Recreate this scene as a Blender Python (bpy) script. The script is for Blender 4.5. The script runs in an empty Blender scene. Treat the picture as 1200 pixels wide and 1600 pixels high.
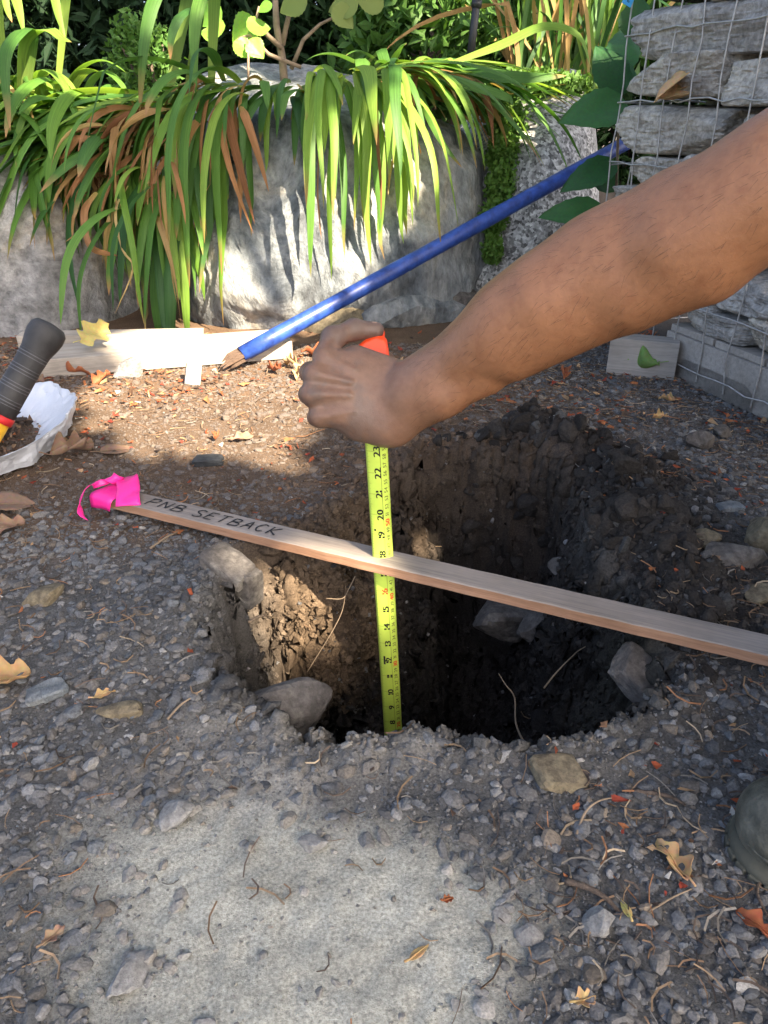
import bpy, bmesh, math, random
import numpy as np
from mathutils import Vector, Matrix
from mathutils.bvhtree import BVHTree

random.seed(7)
RNG = np.random.default_rng(11)
SC = bpy.context.scene
COL = SC.collection

# ------------------------------------------------------------------ camera, sky, sun, exposure
H, PITCH, FOC = 0.485, math.radians(28.0), 1180.0
cd = bpy.data.cameras.new('camera'); cam = bpy.data.objects.new('camera', cd); COL.objects.link(cam)
cam.location = (0, 0, H); cam.rotation_euler = (math.pi/2-PITCH, 0, 0)
cd.sensor_fit = 'VERTICAL'; cd.sensor_height = 36.0; cd.lens = FOC/1600*36.0
cd.clip_start = 0.02; cd.clip_end = 500
SC.camera = cam

SUN = Vector((0.478, -0.569, 0.669)).normalized()
world = bpy.data.worlds.new('World'); SC.world = world; world.use_nodes = True
wn = world.node_tree; wn.nodes.clear()
sky = wn.nodes.new('ShaderNodeTexSky'); sky.sky_type = 'NISHITA'; sky.sun_disc = False
sky.sun_elevation = math.asin(SUN.z); sky.sun_rotation = math.atan2(SUN.x, SUN.y)
sky.air_density = 0.7; sky.dust_density = 4.0; sky.ozone_density = 0.2
bg = wn.nodes.new('ShaderNodeBackground'); bg.inputs[1].default_value = 0.11
wo = wn.nodes.new('ShaderNodeOutputWorld')
wn.links.new(sky.outputs[0], bg.inputs[0]); wn.links.new(bg.outputs[0], wo.inputs[0])
sd = bpy.data.lights.new('sun', 'SUN'); sd.energy = 5.0; sd.angle = math.radians(0.5); sd.color = (1.0, 0.85, 0.66)
so = bpy.data.objects.new('sun', sd); COL.objects.link(so)
so.rotation_euler = SUN.to_track_quat('Z', 'Y').to_euler(); so.location = SUN*20
SC.view_settings.view_transform = 'Standard'; SC.view_settings.look = 'None'
SC.view_settings.exposure = 2.5; SC.view_settings.gamma = 1.0
SC.view_settings.use_curve_mapping = False
SC.view_settings.use_white_balance = True; SC.view_settings.white_balance_temperature = 6550   # as a phone balances for open shade
SC.cycles.max_bounces = 8; SC.cycles.use_denoising = True

# ------------------------------------------------------------------ from photograph measurements to metres
CP, SP = math.cos(PITCH), math.sin(PITCH)
def px(u, v, zc):
    a = (u-600)/FOC; b = (800-v)/FOC
    return Vector((a*zc, (CP+b*SP)*zc, H+(-SP+b*CP)*zc))
def pz(u, v, z=0.0):
    b = (800-v)/FOC
    return px(u, v, (z-H)/(-SP+b*CP))
def py(u, v, Y):
    b = (800-v)/FOC
    return px(u, v, Y/(CP+b*SP))

# ------------------------------------------------------------------ numpy noise
def _hash(ix, iy, iz, seed):
    n = (ix*374761393 + iy*668265263 + iz*2147483647*3 + seed*974634777) & 0xffffffff
    n = ((n ^ (n >> 13))*1274126177) & 0xffffffff
    n = n ^ (n >> 16)
    return (n & 0xffff)/65535.0
def vnoise(p, seed=0):
    p = np.asarray(p, float); i = np.floor(p).astype(np.int64); f = p-i; f = f*f*f*(f*(f*6-15)+10)
    o = 0
    for dx in (0, 1):
        wx = f[:, 0] if dx else 1-f[:, 0]
        for dy in (0, 1):
            wy = f[:, 1] if dy else 1-f[:, 1]
            for dz in (0, 1):
                wz = f[:, 2] if dz else 1-f[:, 2]
                o = o+wx*wy*wz*_hash(i[:, 0]+dx, i[:, 1]+dy, i[:, 2]+dz, seed)
    return o*2-1
def fbm(p, octv=4, seed=0, gain=0.5):
    a, s, t = 1.0, 0, 0
    for k in range(octv):
        s = s+a*vnoise(p*(2.03**k)+k*17.3, seed+k); t += a; a *= gain
    return s/t
def ridged(p, octv=4, seed=0):
    a, s, t = 1.0, 0, 0
    for k in range(octv):
        s = s+a*(1-2*np.abs(vnoise(p*(2.1**k)+k*11.7, seed+k))); t += a; a *= 0.5
    return s/t
def sstep(a, b, x):
    t = np.clip((x-a)/(b-a), 0, 1); return t*t*(3-2*t)
def xy3(x, y, s=1.0):
    return np.stack([np.asarray(x)*s, np.asarray(y)*s, np.zeros_like(x)], 1)

# ------------------------------------------------------------------ mesh helpers
def mk(name, V, F, mat=None, parent=None, col=None, smooth=False, mats=None, midx=None):
    V = np.ascontiguousarray(V, dtype=np.float32)
    me = bpy.data.meshes.new(name)
    if isinstance(F, np.ndarray):
        k = F.shape[1]; n = len(F)
        me.vertices.add(len(V)); me.vertices.foreach_set('co', V.ravel())
        me.loops.add(n*k); me.loops.foreach_set('vertex_index', np.ascontiguousarray(F, dtype=np.int32).ravel())
        me.polygons.add(n); me.polygons.foreach_set('loop_start', np.arange(0, n*k, k, dtype=np.int32))
    else:
        me.from_pydata([tuple(v) for v in V], [], [tuple(f) for f in F]); n = len(F)
    if col is not None:
        a = me.color_attributes.new('Col', 'FLOAT_COLOR', 'POINT')
        c = np.ones((len(V), 4), np.float32); c[:, :3] = col
        a.data.foreach_set('color', c.ravel())
    if mats:
        for m in mats: me.materials.append(m)
        me.polygons.foreach_set('material_index', np.asarray(midx, dtype=np.int32))
    elif mat: me.materials.append(mat)
    me.update(calc_edges=True)
    me.polygons.foreach_set('use_smooth', np.full(n, bool(smooth)))
    o = bpy.data.objects.new(name, me); COL.objects.link(o)
    if parent: o.parent = parent
    return o
def empty(name, loc=(0, 0, 0), rz=0):
    o = bpy.data.objects.new(name, None); COL.objects.link(o); o.location = loc; o.rotation_euler = (0, 0, rz)
    o.empty_display_size = 0.05
    return o
def tag(o, label=None, cat=None, group=None, kind=None):
    if label: o['label'] = label
    if cat: o['category'] = cat
    if group: o['group'] = group
    if kind: o['kind'] = kind
    return o
def rel(V, root):
    return np.asarray(V)-np.array(root.location)

class MB:
    def __init__(s): s.v = []; s.f = []; s.n = 0
    def add(s, V, F):
        s.v.append(np.asarray(V, float).reshape(-1, 3)); s.f += [tuple(int(i)+s.n for i in f) for f in F]; s.n += len(s.v[-1])
    def box(s, c, d, R=None, bev=0.0):
        bm = bmesh.new(); bmesh.ops.create_cube(bm, size=1)
        for q in bm.verts: q.co = Vector((q.co.x*d[0], q.co.y*d[1], q.co.z*d[2]))
        if bev: bmesh.ops.bevel(bm, geom=bm.edges[:], offset=bev, segments=2, affect='EDGES', profile=0.5)
        M = R.to_3x3() if R is not None else Matrix.Identity(3)
        bm.verts.index_update()
        s.add([M @ q.co+Vector(c) for q in bm.verts], [[q.index for q in f.verts] for f in bm.faces]); bm.free()
    def tube(s, P, r, n=8, cap=True):
        V, F = tube(P, r, n, cap); s.add(V, F)
    def arrays(s): return np.concatenate(s.v), s.f
    def build(s, name, mat, parent=None, smooth=False, origin=None):
        V = np.concatenate(s.v)
        if origin is not None: V = V-np.array(origin)
        return mk(name, V, s.f, mat, parent, smooth=smooth)
def tube(P, r, n=8, cap=True):
    P = [Vector(p) for p in P]; r = [r]*len(P) if np.isscalar(r) else r
    V = []; F = []; ref = None
    for i, p in enumerate(P):
        t = (P[min(i+1, len(P)-1)]-P[max(i-1, 0)]).normalized()
        if ref is None: ref = t.orthogonal().normalized()
        ref = (ref-t*ref.dot(t)).normalized(); b = t.cross(ref)
        for k in range(n):
            a = 2*math.pi*k/n; V.append(p+(ref*math.cos(a)+b*math.sin(a))*r[i])
    for i in range(len(P)-1):
        for k in range(n):
            F.append((i*n+k, i*n+(k+1) % n, (i+1)*n+(k+1) % n, (i+1)*n+k))
    if cap: F.append(tuple(range(n-1, -1, -1))); F.append(tuple(range((len(P)-1)*n, len(P)*n)))
    return np.array([tuple(v) for v in V]), F
def curve_pts(P, n):
    P = [Vector(p) for p in P]; P = [2*P[0]-P[1]]+P+[2*P[-1]-P[-2]]; out = []
    m = len(P)-3
    for k in range(n+1):
        t = k/n*m; i = min(int(t), m-1); t -= i
        a, b, c, d = P[i:i+4]
        out.append(0.5*((2*b)+(c-a)*t+(2*a-5*b+4*c-d)*t*t+(3*b-a-3*c+d)*t**3))
    return out
_ico = {}
def ico(sub):
    if sub not in _ico:
        bm = bmesh.new(); bmesh.ops.create_icosphere(bm, subdivisions=sub, radius=1)
        bm.verts.index_update()
        _ico[sub] = (np.array([tuple(v.co) for v in bm.verts]), np.array([[v.index for v in f.verts] for f in bm.faces])); bm.free()
    return _ico[sub]
def rock(seed, dims, sub=3, planes=None, nrand=9, sharp=14.0, rough=0.06, freq=2.2, boxy=False, fine=0.0):
    """an angular stone: the soft intersection of half-spaces, then roughened"""
    D, F = ico(sub); r = np.random.default_rng(seed)
    pl = []
    if planes: pl += planes
    if boxy:
        for ax in np.eye(3):
            for s_ in (1, -1): pl.append((ax*s_+r.normal(0, .10, 3), 1.0))
    for k in range(nrand):
        n = r.normal(size=3); n /= np.linalg.norm(n); pl.append((n, r.uniform(.82, 1.12) if not boxy else r.uniform(1.15, 1.45)))
    acc = 0
    for n, d in pl:
        n = np.array(n, float); n /= np.linalg.norm(n)
        q = np.maximum((D @ n)/d, 1e-4); acc = acc+q**sharp
    rad = acc**(-1/sharp)
    rad = np.minimum(rad, 1.7)
    V = D*rad[:, None]
    off = fbm(V*freq+seed*3.1, 4, seed)*rough
    if fine: off = off+ridged(V*freq*3+seed, 3, seed+5)*fine
    V = V*(1+off[:, None])
    return V*np.array(dims), F
def rotz(V, a):
    c, s = math.cos(a), math.sin(a); R = np.array([[c, -s, 0], [s, c, 0], [0, 0, 1]]); return V @ R.T
def rotm(V, M): return np.asarray(V) @ np.array(M.to_3x3()).T
def euler(a, b, c): return Matrix.Rotation(c, 3, 'Z') @ Matrix.Rotation(b, 3, 'Y') @ Matrix.Rotation(a, 3, 'X')
def rand_quats(n, rng, tilt=None):
    q = rng.normal(size=(n, 4)); q /= np.linalg.norm(q, axis=1)[:, None]
    w, x, y, z = q.T
    return np.stack([1-2*(y*y+z*z), 2*(x*y-z*w), 2*(x*z+y*w), 2*(x*y+z*w), 1-2*(x*x+z*z), 2*(y*z-x*w), 2*(x*z-y*w), 2*(y*z+x*w), 1-2*(x*x+y*y)], 1).reshape(n, 3, 3)
def yaw_tilt(n, rng, tilt):
    a = rng.uniform(0, 2*math.pi, n); t = rng.normal(0, tilt, n); b = rng.uniform(0, 2*math.pi, n)
    ca, sa = np.cos(a), np.sin(a); Z = np.zeros(n); O = np.ones(n)
    Rz = np.stack([ca, -sa, Z, sa, ca, Z, Z, Z, O], 1).reshape(n, 3, 3)
    kx, ky = np.cos(b), np.sin(b); c, s = np.cos(t), np.sin(t)
    Rt = np.stack([c+kx*kx*(1-c), kx*ky*(1-c), ky*s, kx*ky*(1-c), c+ky*ky*(1-c), -kx*s, -ky*s, kx*s, c], 1).reshape(n, 3, 3)
    return Rt @ Rz

# ------------------------------------------------------------------ materials
def nodes(name):
    m = bpy.data.materials.new(name); m.use_nodes = True; nt = m.node_tree; nt.nodes.clear()
    out = nt.nodes.new('ShaderNodeOutputMaterial'); return m, nt, out
def L(nt, a, b): nt.links.new(a, b)
def noise(nt, scale, detail=4, rough=0.55, coord=None, dist=0.0, w=None):
    n = nt.nodes.new('ShaderNodeTexNoise'); n.inputs['Scale'].default_value = scale; n.inputs['Detail'].default_value = detail
    n.inputs['Roughness'].default_value = rough; n.inputs['Distortion'].default_value = dist
    if coord is not None: L(nt, coord, n.inputs['Vector'])
    return n
def ramp(nt, fac, stops):
    r = nt.nodes.new('ShaderNodeValToRGB'); e = r.color_ramp.elements
    while len(e) < len(stops): e.new(0.5)
    for k, (p, c) in enumerate(stops): e[k].position = p; e[k].color = tuple(c)+(1,) if len(c) == 3 else c
    L(nt, fac, r.inputs[0]); return r
def mixc(nt, fac, a, b, mode='MIX'):
    m = nt.nodes.new('ShaderNodeMix'); m.data_type = 'RGBA'; m.blend_type = mode
    for sock, val in ((m.inputs[0], fac), (m.inputs[6], a), (m.inputs[7], b)):
        if hasattr(val, 'is_linked') or hasattr(val, 'links'): L(nt, val, sock)
        elif np.isscalar(val): sock.default_value = val
        else: sock.default_value = tuple(val)+(1,)
    return m.outputs[2]
def coords(nt, kind='Object', scale=None):
    c = nt.nodes.new('ShaderNodeTexCoord'); o = c.outputs[kind]
    if scale is not None:
        mp = nt.nodes.new('ShaderNodeMapping'); mp.inputs['Scale'].default_value = scale; L(nt, o, mp.inputs[0]); o = mp.outputs[0]
    return o
def mathn(nt, op, a, b):
    m = nt.nodes.new('ShaderNodeMath'); m.operation = op
    for i, x in enumerate((a, b)):
        if np.isscalar(x): m.inputs[i].default_value = x
        else: L(nt, x, m.inputs[i])
    return m.outputs[0]
def bump(nt, hgt, strength=0.5, dist=0.004, prev=None):
    b = nt.nodes.new('ShaderNodeBump'); b.inputs['Strength'].default_value = strength; b.inputs['Distance'].default_value = dist
    L(nt, hgt, b.inputs['Height'])
    if prev is not None: L(nt, prev, b.inputs['Normal'])
    return b.outputs[0]
def pbsdf(nt, out, rough=0.8, spec=0.3):
    p = nt.nodes.new('ShaderNodeBsdfPrincipled'); p.inputs['Roughness'].default_value = rough
    p.inputs['Specular IOR Level'].default_value = spec; L(nt, p.outputs[0], out.inputs[0]); return p
def attr(nt, name='Col'):
    a = nt.nodes.new('ShaderNodeAttribute'); a.attribute_name = name; return a.outputs['Color']

def mat_attr(name, rough=0.85, spec=0.25, nscale=300, var=0.5, bscale=500, bstr=0.5, bdist=0.0012, trans=0.0):
    m, nt, out = nodes(name); c = coords(nt)
    n = noise(nt, nscale, 5, 0.6, c); v = ramp(nt, n.outputs[0], [(0.25, (1-var,)*3), (0.75, (1+var*.6,)*3)])
    col = mixc(nt, 1.0, attr(nt), v.outputs[0], 'MULTIPLY')
    p = pbsdf(nt, out, rough, spec); L(nt, col, p.inputs['Base Color'])
    n2 = noise(nt, bscale, 4, 0.6, c); L(nt, bump(nt, n2.outputs[0], bstr, bdist), p.inputs['Normal'])
    if trans:
        t = nt.nodes.new('ShaderNodeBsdfTranslucent'); L(nt, col, t.inputs[0])
        mx = nt.nodes.new('ShaderNodeMixShader'); mx.inputs[0].default_value = trans
        L(nt, p.outputs[0], mx.inputs[1]); L(nt, t.outputs[0], mx.inputs[2]); L(nt, mx.outputs[0], out.inputs[0])
    return m
def mat_plain(name, colr, rough=0.6, spec=0.4, var=0.2, nscale=60, bstr=0.2, bscale=400, bdist=0.0006, stretch=None, col2=None):
    m, nt, out = nodes(name); c = coords(nt, 'Object', stretch)
    n = noise(nt, nscale, 5, 0.6, c)
    a = tuple(x*(1-var) for x in colr); b = col2 if col2 else tuple(min(1, x*(1+var)) for x in colr)
    r = ramp(nt, n.outputs[0], [(0.3, a), (0.7, b)])
    p = pbsdf(nt, out, rough, spec); L(nt, r.outputs[0], p.inputs['Base Color'])
    n2 = noise(nt, bscale, 4, 0.6, c); L(nt, bump(nt, n2.outputs[0], bstr, bdist), p.inputs['Normal'])
    return m
def mat_leaf(name, c1, c2, rough=0.45, trans=0.35, spec=0.3, tip=None):
    """leaf tissue; straps carry an attribute (along, across, random) for veins and browned tips"""
    m, nt, out = nodes(name); c = coords(nt, 'Object')
    oi = nt.nodes.new('ShaderNodeObjectInfo'); n = noise(nt, 14, 4, 0.6, c)
    f = mathn(nt, 'ADD', mathn(nt, 'MULTIPLY', oi.outputs['Random'], 0.65), mathn(nt, 'MULTIPLY', n.outputs[0], 0.45))
    col = ramp(nt, f, [(0.15, c1), (0.85, c2)]).outputs[0]
    n2 = noise(nt, 160, 3, 0.6, c)
    hgt = n2.outputs[0]
    if tip:
        a = nt.nodes.new('ShaderNodeAttribute'); a.attribute_name = 'Leaf'; sp = nt.nodes.new('ShaderNodeSeparateColor'); L(nt, a.outputs['Color'], sp.inputs[0])
        mp = nt.nodes.new('ShaderNodeMapping'); mp.inputs['Scale'].default_value = (3, 26, 40); L(nt, a.outputs['Vector'], mp.inputs[0])
        st = noise(nt, 1.0, 2, .5, mp.outputs[0]); hgt = st.outputs[0]
        col = mixc(nt, 1.0, col, ramp(nt, st.outputs[0], [(.3, (.68, .72, .6)), (.7, (1.25, 1.2, 1.2))]).outputs[0], 'MULTIPLY')
        tf = mathn(nt, 'ADD', sp.outputs[0], mathn(nt, 'MULTIPLY', sp.outputs[2], .22)); tf = mathn(nt, 'ADD', tf, mathn(nt, 'MULTIPLY', n.outputs[0], .12))
        tr = ramp(nt, mathn(nt, 'MULTIPLY', tf, .75), [(.82, (0, 0, 0)), (.93, (1, 1, 1))]); col = mixc(nt, tr.outputs[0], col, tip)
        yr = ramp(nt, mathn(nt, 'SUBTRACT', 1.0, sp.outputs[0]), [(.78, (0, 0, 0)), (1.0, (1, 1, 1))]); col = mixc(nt, mathn(nt, 'MULTIPLY', yr.outputs[0], .5), col, (.30, .33, .08))
    else:
        col = mixc(nt, 0.35, col, mixc(nt, 1.0, col, n2.outputs['Color'], 'OVERLAY'))
    p = pbsdf(nt, out, rough, spec); L(nt, col, p.inputs['Base Color'])
    L(nt, bump(nt, hgt, .3, .0015), p.inputs['Normal'])
    t = nt.nodes.new('ShaderNodeBsdfTranslucent'); tc = mixc(nt, 1.0, col, (1.4, 1.4, .7), 'MULTIPLY'); L(nt, tc, t.inputs[0])
    mx = nt.nodes.new('ShaderNodeMixShader'); mx.inputs[0].default_value = trans
    L(nt, p.outputs[0], mx.inputs[1]); L(nt, t.outputs[0], mx.inputs[2]); L(nt, mx.outputs[0], out.inputs[0])
    return m
def mat_rock(name, stops, scale=6, speck=None, bstr=0.9, dist=1.2, bdist=0.012, streak=None):
    m, nt, out = nodes(name); c = coords(nt, 'Object', streak)
    n = noise(nt, scale, 10, 0.65, c, dist); r = ramp(nt, n.outputs[0], stops); col = r.outputs[0]
    n1 = noise(nt, scale*9, 6, 0.7, c)
    col = mixc(nt, 0.75, col, mixc(nt, 1.0, col, ramp(nt, n1.outputs[0], [(.3, (.30,)*3), (.5, (.9,)*3), (.7, (1.5,)*3)]).outputs[0], 'MULTIPLY'))
    if speck:
        v = nt.nodes.new('ShaderNodeTexVoronoi'); v.inputs['Scale'].default_value = speck[0]; L(nt, c, v.inputs[0])
        sepc = nt.nodes.new('ShaderNodeSeparateColor'); L(nt, v.outputs['Color'], sepc.inputs[0])
        rr = ramp(nt, sepc.outputs[0], [(0.0, (.12,)*3), (.3, (.55,)*3), (.55, (1.0,)*3), (.9, (1.6,)*3)])
        col = mixc(nt, speck[1], col, mixc(nt, 1.0, col, rr.outputs[0], 'MULTIPLY'))
    p = pbsdf(nt, out, 0.85, 0.25); L(nt, col, p.inputs['Base Color'])
    b1 = bump(nt, n.outputs[0], bstr, bdist*2.0); b2 = bump(nt, n1.outputs[0], bstr*.9, bdist*.35, b1)
    n3 = noise(nt, scale*45, 3, 0.6, c); b3 = bump(nt, n3.outputs[0], .5, .0015, b2)
    L(nt, b3, p.inputs['Normal']); return m
def mat_wood(name, stops, axis=(1.2, 22, 22), grain=6, rough=0.8, bstr=0.4):
    m, nt, out = nodes(name); c = coords(nt, 'Object', axis)
    n = noise(nt, grain, 8, 0.6, c, 0.6); n2 = noise(nt, grain*7, 4, 0.7, c)
    n3 = noise(nt, 7, 4, 0.6, coords(nt))
    f = mathn(nt, 'ADD', mathn(nt, 'MULTIPLY', n.outputs[0], .6), mathn(nt, 'MULTIPLY', n2.outputs[0], .4))
    r = ramp(nt, f, stops)
    col = mixc(nt, .6, r.outputs[0], mixc(nt, 1.0, r.outputs[0], ramp(nt, n3.outputs[0], [(.35, (.6, .58, .55)), (.65, (1.1, 1.1, 1.1))]).outputs[0], 'MULTIPLY'))
    p = pbsdf(nt, out, rough, 0.25); L(nt, col, p.inputs['Base Color'])
    L(nt, bump(nt, f, bstr, .0012), p.inputs['Normal']); return m

M_ground = mat_attr('soil', 0.95, 0.12, 420, 0.6, 900, 0.8, 0.0014)
M_gravel = mat_attr('gravel_stone', 0.85, 0.25, 520, 0.5, 700, 0.6, 0.001)
M_litter = mat_attr('dry_litter', 0.8, 0.2, 200, 0.4, 300, 0.4, 0.001, 0.15)
M_boulder = mat_rock('blue_grey_boulder', [(.30, (.07, .075, .08)), (.44, (.17, .19, .20)), (.55, (.31, .32, .31)), (.70, (.42, .37, .28))], 5.5, None, 1.0, .8, .024, (1, 1, .5))
M_boulder2 = mat_rock('pale_grey_boulder', [(.30, (.10, .09, .08)), (.44, (.22, .22, .215)), (.56, (.34, .33, .31)), (.72, (.36, .29, .20))], 4.5, None, 1.0, .8, .020)
M_granite = mat_rock('speckled_granite', [(.3, (.22, .22, .21)), (.5, (.34, .34, .33)), (.7, (.42, .41, .38))], 5, (150, .85), 0.6, .3)
M_gab = mat_rock('quarry_stone_grey', [(.3, (.17, .165, .155)), (.5, (.34, .33, .305)), (.7, (.48, .45, .39))], 9, None, .8, 1.0, .006)
M_gab2 = mat_rock('quarry_stone_tan', [(.3, (.22, .205, .18)), (.5, (.40, .375, .325)), (.7, (.53, .49, .40))], 9, None, .8, 1.0, .006)
M_soilrock = mat_rock('soil_coated_rock', [(.3, (.05, .045, .04)), (.5, (.11, .10, .09)), (.75, (.20, .19, .165))], 14, None, .8, .8, .004)
M_ochre = mat_rock('ochre_rock', [(.3, (.07, .055, .04)), (.5, (.17, .14, .09)), (.75, (.28, .24, .15))], 16, None, .8, .8, .004)
M_pale = mat_rock('pale_stone', [(.3, (.15, .148, .14)), (.6, (.27, .265, .25)), (.8, (.36, .345, .32))], 18, None, .6, .8, .003)
M_char = mat_plain('charcoal', (.03, .033, .036), .8, .3, .4, 90, .6)
M_lath = mat_wood('weathered_lath', [(.3, (.12, .105, .095)), (.48, (.24, .21, .182)), (.7, (.34, .285, .24))], (1.2, 34, 34))
M_lathside = mat_wood('fresh_lath_edge', [(.3, (.19, .10, .06)), (.5, (.31, .175, .105)), (.7, (.40, .25, .16))])
M_board = mat_wood('grey_board', [(.3, (.22, .195, .165)), (.5, (.38, .34, .285)), (.7, (.48, .43, .36))])
M_pallet = mat_wood('pallet_wood', [(.3, (.20, .185, .165)), (.5, (.32, .30, .27)), (.7, (.42, .39, .34))])
M_split = mat_wood('splintered_wood', [(.3, (.05, .035, .025)), (.6, (.15, .10, .07)), (.8, (.26, .19, .13))], (4, 60, 60))
M_blue = mat_plain('blue_paint', (.018, .050, .25), .42, .45, .5, 45, .3, 200, .0012, None, (.03, .085, .36))
M_wire = mat_plain('galvanised_wire', (.42, .41, .39), .5, .5, .25, 80)
M_wire.node_tree.nodes['Principled BSDF'].inputs['Metallic'].default_value = 0.5
M_ink = mat_plain('marker_ink', (.012, .012, .016), .5, .3, .1)
M_pink = mat_plain('pink_ribbon', (.85, .03, .28), .35, .4, .12, 40, .3, 80, .002)
M_orange = mat_plain('orange_case', (.85, .07, .012), .4, .45, .08, 80, .15, 500, .0004)
M_rubberblk = mat_plain('black_grip', (.035, .034, .033), .6, .35, .35, 40, .4, 300, .001)
M_red = mat_plain('red_ring', (.55, .03, .03), .4, .4)
M_yellow = mat_plain('yellow_shaft', (.70, .42, .03), .4, .4)
M_steel = mat_plain('tool_steel', (.08, .08, .085), .5, .5)
M_blade = mat_plain('tape_blade', (.56, .72, .10), .35, .45, .05, 60, .05)
M_num = mat_plain('tape_black_print', (.012, .012, .012), .5, .3, .1)
M_numred = mat_plain('tape_red_print', (.75, .10, .03), .5, .3, .1)
M_tick = mat_plain('tape_tick_print', (.26, .28, .05), .5, .3, .1)
M_bag = mat_plain('white_plastic', (.50, .52, .55), .3, .5, .08, 20, .4, 60, .004)
M_tag = mat_plain('blue_tag', (.06, .38, .75), .4, .4, .1)
M_shirt = mat_plain('dark_cloth', (.05, .06, .08), .9, .2, .3, 40, .4, 900)
M_trouser = mat_plain('work_trousers', (.09, .085, .07), .9, .2, .3, 40, .4, 900)
M_boot = mat_plain('olive_boot', (.030, .036, .028), .65, .3, .5, 42, .7, 130, .003, None, (.13, .127, .10))
M_sole = mat_plain('dusty_sole', (.085, .083, .062), .8, .25, .4, 30, .3, 200, .002)
M_bark = mat_rock('bark', [(.3, (.06, .045, .035)), (.6, (.16, .12, .09)), (.8, (.24, .19, .14))], 14, None, 1.0, .6, .01, (1, 1, .25))
M_stem = mat_plain('shrub_stem', (.22, .165, .11), .8, .25, .35, 40)
M_pole = mat_plain('black_pole', (.02, .02, .022), .45, .4, .3, 30)
# ------------------------------------------------------------------ the ground with the dug hole
rim_px = [  # outline of the hole and the width of the wall below it
 (352, 872, .05), (338, 950, .055), (330, 1030, .05), (352, 1082, .045), (410, 1108, .04), (470, 1160, .035), (550, 1150, .03), (640, 1140, .03),
 (730, 1160, .03), (820, 1168, .03), (905, 1150, .04), (1000, 1118, .07), (1046, 1065, .10), (1035, 1000, .12), (1000, 935, .11), (930, 870, .09),
 (912, 800, .07), (890, 752, .035), (800, 722, .03), (715, 712, .05), (645, 722, .12), (560, 778, .24), (480, 836, .17), (405, 850, .07)]
LATH0, LATH1 = np.array(pz(172, 797, 0))[:2], np.array(pz(1280, 1078, 0))[:2]
def off_lath(x, y):
    d = LATH1-LATH0; d = d/np.linalg.norm(d); return np.abs((x-LATH0[0])*-d[1]+(y-LATH0[1])*d[0])
RIM = np.array([[*pz(u, v, 0)[:2]] for u, v, w in rim_px]); RIMW = np.array([w for *_, w in rim_px])
def hole_sd(x, y):
    """signed distance, positive inside the hole; and the local wall width"""
    p = np.stack([x, y], 1); n = len(RIM); dmin = np.full(len(p), 1e9); inside = np.zeros(len(p), bool)
    W = np.zeros(len(p)); T = np.zeros(len(p))
    for i in range(n):
        a, b = RIM[i], RIM[(i+1) % n]; e = b-a
        t = np.clip(((p-a) @ e)/(e @ e), 0, 1); d = np.linalg.norm(p-a-t[:, None]*e, axis=1)
        w = RIMW[i]*(1-t)+RIMW[(i+1) % n]*t; k = 1/(d+.02)**3; W += w*k; T += k
        dmin = np.minimum(dmin, d)
        c = ((a[1] > p[:, 1]) != (b[1] > p[:, 1])) & (p[:, 0] < (b[0]-a[0])*(p[:, 1]-a[1])/(b[1]-a[1]+1e-12)+a[0]); inside ^= c
    return np.where(inside, dmin, -dmin), W/T
HC = np.array([0.07, .80])
def height(x, y, fine=True):
    x = np.asarray(x, float); y = np.asarray(y, float)
    z = .006*fbm(xy3(x, y, 5), 4, 3)
    near = (x > -1) & (x < 1.2) & (y > 0) & (y < 2.2)
    if near.any():
        xs, ys = x[near], y[near]
        wob = .020*fbm(xy3(xs, ys, 14), 4, 21)+.013*ridged(xy3(xs, ys, 34), 3, 23)+.007*fbm(xy3(xs, ys, 80), 3, 25)-.006
        sdv, w = hole_sd(xs, ys); s = sdv+wob
        t = np.clip(s/w, 0, 1)
        prof = t**1.25*(1-.25*t)/.75
        depth = .36+.05*sstep(.02, .16, s)
        hz = -depth*prof
        inn = sstep(-.005, .03, s)
        hz += inn*(.026*ridged(xy3(xs, ys, 20), 5, 31)+.030*fbm(xy3(xs, ys, 11), 3, 35)-.004)*sstep(0, .1, -hz)
        hz += sstep(-.06, .02, s)*(.011*ridged(xy3(xs, ys, 48), 4, 43)+.006*fbm(xy3(xs, ys, 90), 3, 45))*sstep(.0, .25, xs+.35)
        if fine: hz += inn*.008*fbm(xy3(xs, ys, 120), 3, 41)
        lip = np.exp(-((s+.02)/.03)**2)*.010                      # soil thrown up round the rim
        hz += lip*(.6+fbm(xy3(xs, ys, 14), 3, 51))
        # loose heap to the right of the hole
        hz += (.034*np.exp(-((s+.05)/.045)**2)*sstep(.14, .24, xs)*sstep(.60, .72, ys)+.016*np.exp(-((s+.03)/.03)**2)*sstep(.98, 1.08, ys))*(1+.9*ridged(xy3(xs, ys, 13), 4, 53))
        hz += .030*np.exp(-(((xs-.42)/.17)**2+((ys-.86)/.20)**2))*sstep(.0, -.05, s)
        hz += .02*np.exp(-(((xs+.24)/.07)**2+((ys-.66)/.10)**2))*sstep(.01, -.02, s)
        z[near] += hz
    if fine:
        z += .0022*fbm(xy3(x, y, 90), 3, 61)
    bank = sstep(2.02, 2.45, y)*sstep(.75, .55, x)*.34+sstep(2.45, 5, y)*.25
    z += bank*(1+.2*fbm(xy3(x, y, 3), 3, 71))
    return z
def axis(lo, flo, fhi, hi, step, mid_lo, mid_hi, mstep):
    a = list(np.arange(flo, fhi, step))
    def grow(s, lim_m, lim, sg):
        out = []; v = s; st = step
        while (v*sg < lim*sg):
            st = min(st*1.18, mstep) if v*sg < lim_m*sg else st*1.35
            v += sg*st; out.append(v)
        return out
    return np.array(sorted(grow(flo, mid_lo, lo, -1)+a+grow(fhi-step, mid_hi, hi, 1)))
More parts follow.
